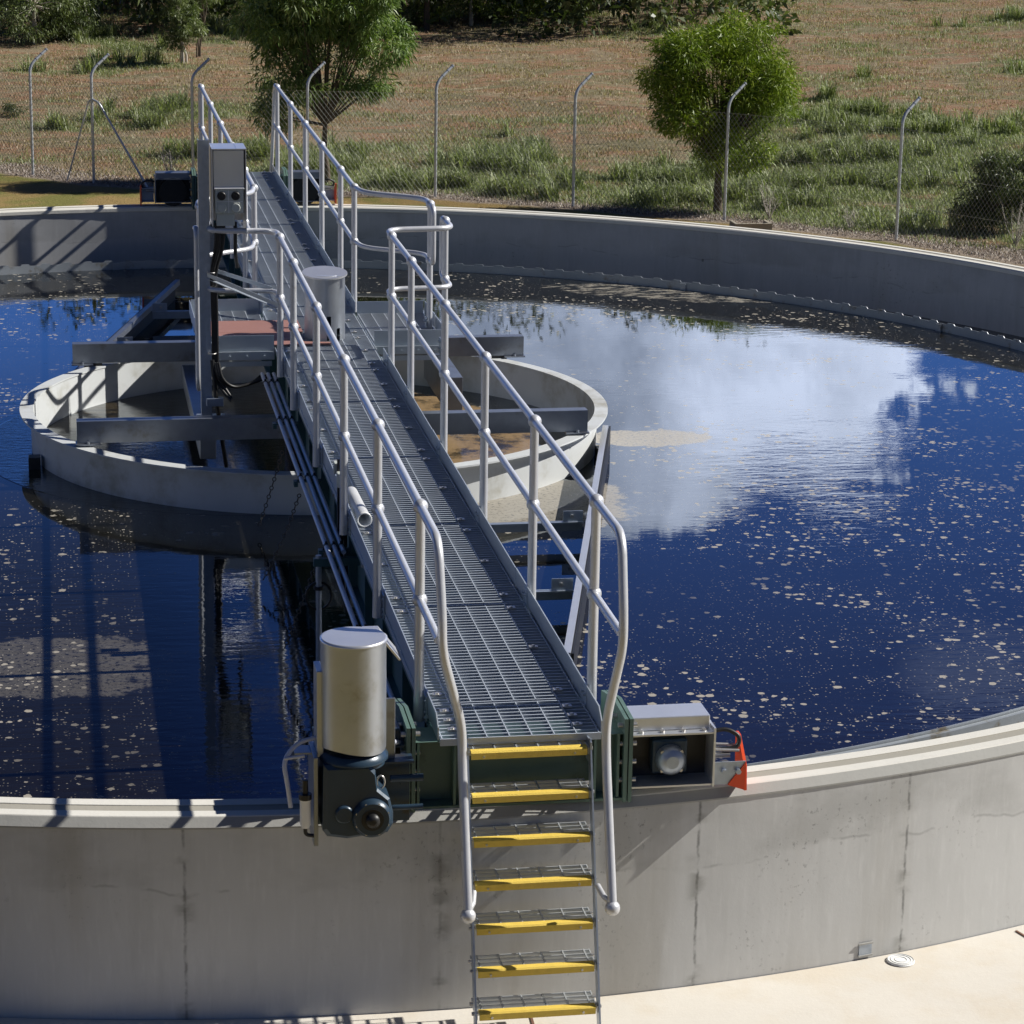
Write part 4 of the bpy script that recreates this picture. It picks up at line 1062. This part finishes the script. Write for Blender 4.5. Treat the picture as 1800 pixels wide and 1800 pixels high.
def wallpt(px, py):
    dd = FW * F + RT * (px - 900) + UP * (900 - py); o_ = CP - Vector((TX, TY, 0)); a = dd.x ** 2 + dd.y ** 2; b = 2 * (o_.x * dd.x + o_.y * dd.y); c = o_.x ** 2 + o_.y ** 2 - 9.27 ** 2
    t = (-b - math.sqrt(b * b - 4 * a * c)) / (2 * a); return CP + dd * t


p = wallpt(1520, 1668); nv = Vector((p.x - TX, p.y - TY, 0)).normalized(); tv = Vector((-nv.y, nv.x, 0))
pt_ = thing('wall_tag', 'small square metal plate low on the tank wall by the pavement', 'plate', p)
obj('plate', MB().obox(p + nv * .003, tv * .036, nv * .003, Vector((0, 0, .028))), M_galv, pt_)
mb = MB()
for a_1, b_1 in (((-1, 1), (1, 1)), ((1, 1), (1, -1)), ((1, -1), (-1, -1)), ((-1, -1), (-1, 1))):
    q0 = p + nv * .008 + tv * a_1[0] * .040 + Vector((0, 0, .032 * a_1[1])); q1 = p + nv * .008 + tv * b_1[0] * .040 + Vector((0, 0, .032 * b_1[1])); mb.bar(q0, q1, .008, .008)
obj('plate_frame', mb, M_cham, pt_)
# expansion joints in the pavement
mb = MB()
for (p0, p1) in (((932, 1782), (946, 1830)), ((1786, 1636), (1850, 1675))):
    a = ray(*p0, 2, ZG + .004); b = ray(*p1, 2, ZG + .004); d_ = (b - a); b = a + d_ * 6 if p0[0] < 1000 else a + d_ * 4; mb.bar(a, b, .012, .004)
struct('pavement_joint', mb, mat('joint_filler', (.16, .08, .05), .9))
# concrete pit box beyond the far wall
p = gpt(1322, 402)
pit = thing('drain_pit', 'small concrete drain pit box on the turf behind the far wall', 'drain pit', p)
mb = MB(); mb.box(p.x - .26, p.x + .24, p.y - .12, p.y - .08, p.z - .1, p.z + .085); mb.box(p.x + .20, p.x + .24, p.y - .079, p.y + .2, p.z - .1, p.z + .085); mb.box(p.x - .26, p.x - .22, p.y - .079, p.y + .2, p.z - .1, p.z + .085)
obj('wall', mb, mat('pit_concrete', (.36, .32, .25), .9, 0, .2, 8), pit)

# ================================================================== FENCE
FZ = [ground_h(x, y) for x, y in FENCE]
fe = thing('chain_link_fence', 'chain-link fence with bent galvanised posts behind the tank', 'fence', (FENCE[0][0], FENCE[0][1], FZ[0]))
M_post = mat('fence_post_steel', (.56, .59, .63), .4, .5, .3, 40, rvar=.1)
M_wire = mat('fence_wire', (.34, .35, .33), .5, .6, .2, 5)
for i, ((x, y), z) in enumerate(zip(FENCE, FZ)):
    rr_ = .021
    h = 1.60
    arm = Vector((.255, .12, .225))
    path = fillet([(x, y, z - .1), (x, y, z + h), Vector((x, y, z + h)) + arm], .12, 5)
    po = obj('fence_post', MB().tube(path, rr_, 10), M_post, fe)
    e = Vector((x, y, z + h)); mb = MB()
    for q_ in (.4, .7, .97): c = e + arm * q_; mb.tube([c - arm.normalized() * .008, c + arm.normalized() * .008], .026, 8)
    obj('wire_ring', mb, M_post, po)
# corner stays
c = Vector((*FENCE[3], FZ[3])); top = c + Vector((0, 0, 1.20))
for (fx, fy, sgn) in ((ray(117, 318, 2, ZG).x, ray(117, 318, 2, ZG).y, -1), (ray(262, 331, 2, ZG).x, ray(262, 331, 2, ZG).y, 1)):
    foot = Vector((fx, fy, ground_h(fx, fy) - .03)); k_ = top + (foot - top) * .12 + Vector((0, 0, .11))
    obj('stay', MB().tube(fillet([top, k_, foot], .08), .017 if sgn > 0 else .012, 10), M_post, fe)


def wire_panel(a, za, b, zb, h):
    a = Vector((a[0], a[1], za)); b = Vector((b[0], b[1], zb)); L = (b - a).length; ux = (b - a) / L; up_ = Vector((0, 0, 1)); nrm = ux.cross(up_)
    step_ = .066; mb = MB(); vs = []; fs = []; th = .0019
    def seg(p0, p1):
        d_ = (p1 - p0).normalized(); s_ = d_.cross(nrm) * th; o = len(vs)
        n_ = nrm * th
        for p_ in (p0, p1): vs.extend([p_ + s_, p_ - s_ * .5 + n_, p_ - s_ * .5 - n_])
        fs.extend([(o, o + 1, o + 4, o + 3), (o + 1, o + 2, o + 5, o + 4), (o + 2, o, o + 3, o + 5)])
    hh = h; n_ = int((L + hh) / step_) + 1; kslope = 1.25
    for sgn in (1, -1):
        for i in range(-int(hh / step_) - 2, int(L / step_) + int(hh / step_) + 2):
            x0 = i * step_; # line: x = x0 + sgn*z/k
            zs_ = [0, hh]; xs_ = [x0, x0 + sgn * hh / kslope]
            # clip to 0..L
            if max(xs_) < 0 or min(xs_) > L: continue
            def zc(xv): return (xv - x0) * sgn * kslope
            z0_, z1_ = 0., hh
            if sgn > 0:
                if xs_[0] < 0: z0_ = zc(0)
                if xs_[1] > L: z1_ = zc(L)
            else:
                if xs_[0] > L: z0_ = zc(L)
                if xs_[1] < 0: z1_ = zc(0)
            if z1_ - z0_ < .01: continue
            P0 = a + ux * (x0 + sgn * z0_ / kslope) + up_ * z0_ + nrm * .002 * sgn; P1 = a + ux * (x0 + sgn * z1_ / kslope) + up_ * z1_ + nrm * .002 * sgn; seg(P0, P1)
    for zz_ in (.02, .45, .88, hh - .01): seg(a + up_ * zz_, b + up_ * zz_)
    mb.add(vs, fs); return mb


for i in range(len(FENCE) - 1):
    obj('wire_mesh', wire_panel(FENCE[i], FZ[i] + .01, FENCE[i + 1], FZ[i + 1] + .01, 1.44), M_wire, fe, False)


# ================================================================== VEGETATION
def blades(name, pts, L, W_, m_, label, lean=.5, curve=.35, per=1, kind='stuff', cat='grass', clump=.05, group=None):
    """grass blades: two-segment triangles rooted at pts"""
    pts = np.repeat(np.asarray(pts, float), per, 0); n = len(pts)
    pts[:, :2] += rng.normal(0, clump, (n, 2)); an = rng.uniform(0, 2 * np.pi, n); ln = L * rng.uniform(.45, 1.25, n); le = lean * rng.uniform(.1, 1.2, n)
    d_ = np.stack([np.cos(an), np.sin(an), np.zeros(n)], 1); s_ = np.stack([-np.sin(an), np.cos(an), np.zeros(n)], 1) * (W_ * rng.uniform(.6, 1.3, n))[:, None]
    # turn the flat of most blades so they are seen from many sides
    up_ = np.array([0, 0, 1.])
    mid = pts + up_ * (ln * .6)[:, None] + d_ * (ln * le * .4)[:, None]; tip = pts + up_ * (ln * (1 - curve * le))[:, None] + d_ * (ln * le * 1.1)[:, None]
    v = np.concatenate([pts - s_, pts + s_, mid - s_ * .8, mid + s_ * .8, tip], 0); i = np.arange(n)
    q = np.stack([i, i + n, i + 3 * n, i + 2 * n], 1); t = np.stack([i + 2 * n, i + 3 * n, i + 4 * n], 1)
    me = bpy.data.meshes.new(name); me.vertices.add(len(v)); me.vertices.foreach_set('co', v.ravel())
    loops = np.concatenate([q.ravel(), t.ravel()]); me.loops.add(len(loops)); me.loops.foreach_set('vertex_index', loops.astype(np.int32))
    st = np.concatenate([np.arange(n) * 4, 4 * n + np.arange(n) * 3]); me.polygons.add(2 * n); me.polygons.foreach_set('loop_start', st.astype(np.int32)); me.polygons.foreach_set('loop_total', np.concatenate([np.full(n, 4), np.full(n, 3)]).astype(np.int32))
    me.update(calc_edges=True); me.validate()
    r_ = rng.uniform(0, 1, n); a = me.attributes.new('rnd', 'FLOAT', 'POINT'); a.data.foreach_set('value', np.tile(r_, 5))
    me.materials.append(m_); o = bpy.data.objects.new(name, me); COL.objects.link(o)
    tag(o, label, cat, group, kind); return o


def scatter(n, fn, azr=(-3.5, 23.5), dep=(34, 64)):
    """random ground points over the visible wedge beyond the tank, kept with probability fn"""
    out = []
    while len(out) < n:
        a = R(random.uniform(*azr)); dd = math.sqrt(random.uniform(dep[0] ** 2, dep[1] ** 2)); x = CP.x + dd * math.sin(a); y = CP.y + dd * math.cos(a)
        if math.hypot(x - TX, y - TY) < 9.4: continue
        if random.random() < fn(x, y, math.degrees(a), dd): out.append((x, y, ground_h(x, y) - .005))
    return out


def f_green(x, y, a, dd):
    fd_ = fdist(x, y) if dd < 44 else 5
    if fd_ < .25: return 0
    return greenness(x, y) ** 1.6 * (1 if dd < 48 else .7)
def f_tall(x, y, a, dd):
    fd_ = fdist(x, y) if dd < 44 else 5
    if fd_ < .4: return 0
    return max(0, greenness(x, y) - .45) * (1 if a < 14.5 else .35) * (noise.noise(Vector((x * .8, y * .8, 11))) > .02)
def f_dry(x, y, a, dd):
    fd_ = fdist(x, y) if dd < 44 else 5
    if fd_ < .15: return 0
    return (.3 + .7 * (1 - greenness(x, y))) * (.25 + .75 * sstep(-.25, .15, noise.noise(Vector((x * .55, y * .8, 23)))))
def f_lit(x, y, a, dd):
    fd_ = fdist(x, y); return 1. if -.12 < fd_ < .7 else 0.
def f_turf(x, y, a, dd):
    return 1. if fdist(x, y) < -.15 else 0.


blades('dry_field_grass', scatter(42000, f_dry), .062, .0050, M_gdry, 'short dry brown grass over the field behind the fence', 1.0, .4, 4, clump=.09)
blades('green_field_grass', scatter(46000, f_green), .085, .0050, M_gra, 'short green grass growing in patches over the field', .9, .4, 4, clump=.08)
blades('tall_green_grass', scatter(760, f_tall), .36, .0076, M_gra, 'tall arching green grass clumps behind the chain-link fence', .95, .45, 46, clump=.05)
blades('leaf_litter', scatter(6500, f_lit, dep=(32, 43)), .05, .006, M_glit, 'pale dry leaf litter along the foot of the fence', 1.8, .75, 3, clump=.06)
blades('dry_turf', scatter(11000, f_turf, dep=(28, 42)), .016, .003, M_gdry, 'short brown turf between the tank wall and fence', 1.2, .5, 2, clump=.03)


def leaves(centres, n_per, spread, L, W_, droop, name, m_, parent, flat=.75):
    """narrow leaf faces clustered round the centres"""
    C = np.repeat(np.asarray(centres, float), n_per, 0); n = len(C)
    g = rng.normal(0, 1, (n, 3)); g /= np.linalg.norm(g, axis=1)[:, None]; rad = spread * rng.uniform(.15, 1, n) ** .6
    sc_ = np.repeat(rng.uniform(.65, 1.25, len(centres)), n_per)
    p_ = C + g * (rad * sc_)[:, None] * np.array([1, 1, flat])
    d_ = g * .7 + rng.normal(0, .5, (n, 3)); d_[:, 2] -= droop; d_ /= np.linalg.norm(d_, axis=1)[:, None]
    s_ = np.cross(d_, rng.normal(0, 1, (n, 3))); s_ /= np.linalg.norm(s_, axis=1)[:, None]
    ln = L * rng.uniform(.5, 1.2, n); a = p_; b = p_ + d_ * ln[:, None]; mid = (a + b) / 2 + np.array([0, 0, 1.]) * (ln * .1)[:, None]
    wv = s_ * (W_ * rng.uniform(.7, 1.2, n))[:, None]
    v = np.concatenate([a, mid - wv, b, mid + wv], 0); i = np.arange(n); f_ = np.stack([i, i + n, i + 2 * n, i + 3 * n], 1)
    me = bpy.data.meshes.new(name); off = wloc(parent)
    v = v - np.array(off); me.vertices.add(len(v)); me.vertices.foreach_set('co', v.ravel()); me.loops.add(4 * n); me.loops.foreach_set('vertex_index', f_.ravel().astype(np.int32))
    me.polygons.add(n); me.polygons.foreach_set('loop_start', (np.arange(n) * 4).astype(np.int32)); me.polygons.foreach_set('loop_total', np.full(n, 4, np.int32)); me.update(calc_edges=True)
    base = np.repeat(rng.uniform(0, .45, len(centres)), n_per); r_ = np.clip(base + rng.uniform(0, .6, n), 0, 1)
    at = me.attributes.new('rnd', 'FLOAT', 'POINT'); at.data.foreach_set('value', np.tile(r_, 4)); me.materials.append(m_)
    o = bpy.data.objects.new(name, me); COL.objects.link(o); o.parent = parent; return o


def tree(name, label, base, H, crown, m_leaf, nclump, nper, spread, L, W_, trunk_r, m_bark=M_bark, droop=.6, group=None, cat='tree', stems=1, lean=(0, 0), rx=1.0, seed=1):
    """crown = list of (dx, dy, z, rx, ry, rz) lobes relative to base"""
    rs = random.Random(seed); base = Vector(base); t = thing(name, label, cat, base, group)
    cents = []
    for k in range(nclump):
        lb = crown[k % len(crown)] if k < len(crown) * 2 else rs.choices(crown, [c[3] * c[4] * c[5] for c in crown])[0]
        while True:
            u = Vector((rs.uniform(-1, 1), rs.uniform(-1, 1), rs.uniform(-1, 1)))
            if .35 < u.length < 1: break
        cents.append(base + Vector((lb[0] + u.x * lb[3], lb[1] + u.y * lb[4], lb[2] + u.z * lb[5])))
    mb = MB(); fork = base + Vector((lean[0] * .4, lean[1] * .4, H * .30)); zlo = min(c_.z for c_ in cents)
    forks = []
    for sN in range(stems):
        off = Vector((rs.uniform(-.05, .05), rs.uniform(-.05, .05), 0)) * (sN > 0) * 2; sp = Vector((rs.uniform(-.12, .12), rs.uniform(-.1, .1), 0)) * (stems > 1) * H * .4
        pts = [base + off - Vector((0, 0, .08)), base + off + Vector((0, 0, H * .08)), base + off + (fork - base) * .55 + sp * .4 + Vector((rs.uniform(-.02, .02), 0, 0)), fork + sp]
        mb.tube(pts, [trunk_r * 1.25, trunk_r, trunk_r * .85, trunk_r * .7], 8); forks.append(fork + sp)
    for j, c_ in enumerate(cents):
        if j % 3: continue
        f0 = forks[j % len(forks)]; start = f0.lerp(c_, rs.uniform(0, .25)); midp = start.lerp(c_, .5) + Vector((rs.uniform(-.06, .06), rs.uniform(-.06, .06), rs.uniform(.0, .1) * H * .2))
        mb.tube([f0, start.lerp(midp, .6), midp, c_], [trunk_r * .42, trunk_r * .30, trunk_r * .2, trunk_r * .08], 5)
    obj('trunk', mb, m_bark, t, False)
    leaves(cents, nper, spread, L, W_, droop, 'crown', m_leaf, t)
    return t


# right-hand bright tree
b = gpt(1262, 377); b = b + Vector((.02, .1, 0))
tree('wattle_tree', 'bright yellow-green bushy tree standing right of centre behind the fence', b, 2.3,
     [(-.34, 0, 2.12, .58, .6, .46), (.34, .05, 2.22, .44, .5, .46), (.60, 0, 1.65, .44, .5, .50), (-.70, 0, 1.75, .42, .45, .32), (-.24, 0, 1.35, .66, .6, .42), (.26, 0, .95, .50, .45, .36), (-.05, 0, .75, .34, .3, .22)],
     M_leafB, 165, 250, .23, .105, .0072, .060, seed=3, droop=.5)
# left-hand dark tree behind the far rails
b = gpt(575, 326)
tree('gum_tree', 'dark green drooping tree behind the far end of the walkway', b, 2.9,
     [(-.36, 0, 2.75, .72, .6, .60), (.40, 0, 2.65, .62, .6, .58), (-.78, 0, 2.15, .50, .5, .46), (.72, 0, 2.05, .46, .5, .34), (-.52, 0, 1.45, .44, .4, .42), (.0, 0, 2.05, .55, .45, .40), (.50, .1, 1.45, .50, .35, .20), (-.75, 0, 1.05, .28, .3, .22)],
     M_leafA, 165, 190, .24, .135, .0100, .045, seed=5, droop=.8, lean=(-.08, 0))
# two small trees left
p = gpt(322, 112); tree('young_gum_tree', 'small grey-green young tree left of the walkway, nearest of the pair', p, 2.0, [(0, 0, 1.15, .34, .3, .35), (.12, 0, .75, .28, .3, .28), (-.18, 0, .5, .2, .2, .18)], M_leafC, 46, 130, .16, .10, .0085, .022, M_bark2, seed=8, stems=3)
p = gpt(352, 100); tree('slender_gum_tree', 'slender multi-stemmed young tree behind the small left tree', p, 2.2, [(-.05, 0, 1.55, .5, .4, .35), (.2, 0, 1.25, .35, .3, .25)], M_leafC, 44, 95, .18, .10, .0075, .016, M_bark, seed=9, stems=3)
# shrubs at the right by the fence
p = gpt(1755, 416); p.y += .25
tree('dark_shrub', 'dark low shrub behind the fence at the right edge', p, 1.1, [(0, 0, .42, .42, .4, .32), (.35, 0, .62, .42, .4, .40), (-.30, 0, .25, .28, .3, .2), (.1, .1, .8, .3, .3, .22)], M_leafD, 80, 170, .15, .07, .008, .02, cat='shrub', seed=11)
p = gpt(25, 205); tree('low_shrub', 'small dark shrub at the left edge of the field', p, .3, [(0, 0, .12, .25, .2, .08)], M_leafD, 14, 60, .09, .06, .006, .01, cat='shrub', seed=12)
p = gpt(115, 128); p.z += 0


def twig(name, label, base, H, n_, seed):
    rs = random.Random(seed); mb = MB(); base = Vector(base)
    for k in range(n_):
        a = rs.uniform(0, 6.28); d_ = Vector((math.cos(a) * rs.uniform(.1, .7), math.sin(a) * .4, 1)).normalized(); L = H * rs.uniform(.5, 1.1)
        m1 = base + d_ * L * .5 + Vector((rs.uniform(-.04, .04), 0, 0)); e = base + d_ * L
        mb.tube([base, m1, e], [.006, .004, .0015], 4, False)
        for _ in range(4):
            s_ = base.lerp(e, rs.uniform(.35, .95)); mb.tube([s_, s_ + Vector((rs.uniform(-.5, .5), rs.uniform(-.3, .3), rs.uniform(.1, .6))).normalized() * L * .3], [.0028, .001], 3, False)
    o = obj(name, mb, M_twig, None, False); tag(o, label, 'dead shrub', 'leafless dead shrubs by the fence'); return o


twig('dead_shrub', 'bare grey dead shrub in front of the dark shrub at the right edge', gpt(1785, 434), .55, 16, 1)
twig('dead_shrub', 'bare grey dead shrub just right of the bright tree', gpt(1352, 386), .50, 13, 2)
twig('dead_shrub', 'pale dead shrub behind the far left wheel carriage', gpt(300, 316), .55, 12, 3)
twig('dead_shrub', 'small pale dead shrub left of the right-most fence post', gpt(1493, 404), .28, 11, 4)
# the wood at the top of the field: every tree its own object
wood = [(20, 62, 'A', 4.6, 'dark tree at the top left corner of the wood'), (62, 78, 'C', 2.6, 'leafy grey-green sapling in front of the left wood'), (118, 72, 'D', 1.5, 'small dark bush under the left wood'), (100, 30, 'A', 5.5, 'dense dark tree, second from the left in the wood'),
        (150, 28, 'T', 6, 'pale thin trunk left of centre in the left wood'), (175, 26, 'T', 6, 'slender pale trunk between two dark trees in the left wood'), (205, 24, 'D2', 6, 'dark trunk with high crown in the left wood'), (245, 25, 'D2', 6, 'thick dark trunk at the right of the left wood'), (262, 22, 'T', 6, 'thin pale trunk beside the thick dark trunk'),
        (225, 15, 'A', 5.5, 'dark leafy tree in shade behind the trunks'), (300, 18, 'A', 5.5, 'dark tree at the right end of the left wood'), (695, 50, 'C', 3.0, 'grey-green bushy tree right of the dark drooping tree'), (730, 40, 'A', 4.2, 'dark leafy tree behind the grey-green tree at top centre'),
        (750, 54, 'D2', 5, 'thin dark upright trunk at top centre'), (775, 42, 'B', 2.2, 'bright green young tree at top centre'), (828, 46, 'C', 2.8, 'young tree with pale legs and reddish base at top centre'), (872, 36, 'B', 1.7, 'light green bush right of the pale-legged tree'), (925, 36, 'B', 1.5, 'light green round bush along the wood edge'),
        (965, 30, 'A', 3.6, 'dark tree behind the light green bushes'), (1010, 30, 'C', 1.2, 'olive scrub bush near the end of the wood'), (1050, 22, 'A', 3.2, 'dark tree at the right end of the wood'), (1120, 14, 'C', 1.4, 'last low bush of the wood above the bright tree'), (900, 22, 'A', 4.5, 'tall dark tree filling the wood behind the bushes'), (840, 20, 'A', 4.8, 'tall dark tree behind the pale-legged tree'), (1200, 6, 'A', 3, 'dark bush at the top edge above the bright tree')]
kinds = {'A': ('dark_wood_tree', M_leafD, M_bark), 'B': ('light_green_tree', M_leafB, M_bark), 'C': ('grey_green_tree', M_leafC, M_bark2), 'D': ('dark_bush', M_leafD, M_bark), 'D2': ('dark_trunk_tree', M_leafD, M_bark), 'T': ('pale_trunk_tree', M_leafC, M_bark2)}
for i, (px_, py_, kd, H_, lab) in enumerate(wood):
    p = gpt(px_, py_); nm, lm, bm_ = kinds[kd]; s = H_
    if kd in ('T', 'D2'):
        tree(nm, lab, p, s * 1.9, [(0, 0, s * .75, .7, .6, s * .18)], lm, 22, 80, .24, .12, .012, .028 if kd == 'T' else .06, bm_, seed=30 + i, group='trees of the wood at the top of the field')
    else:
        rx_ = min(1.15, .34 * s); tree(nm, lab, p, s, [(0, 0, s * .38, rx_, rx_, s * .30), (-.3 * rx_, 0, s * .22, rx_ * .8, rx_, s * .18), (.2 * rx_, .1, s * .66, rx_ * .85, rx_, s * .28)], lm, int(40 + 12 * s), 85, .15 + .035 * s, .11, .011, .02 + .008 * s, bm_, seed=30 + i, group='trees of the wood at the top of the field')
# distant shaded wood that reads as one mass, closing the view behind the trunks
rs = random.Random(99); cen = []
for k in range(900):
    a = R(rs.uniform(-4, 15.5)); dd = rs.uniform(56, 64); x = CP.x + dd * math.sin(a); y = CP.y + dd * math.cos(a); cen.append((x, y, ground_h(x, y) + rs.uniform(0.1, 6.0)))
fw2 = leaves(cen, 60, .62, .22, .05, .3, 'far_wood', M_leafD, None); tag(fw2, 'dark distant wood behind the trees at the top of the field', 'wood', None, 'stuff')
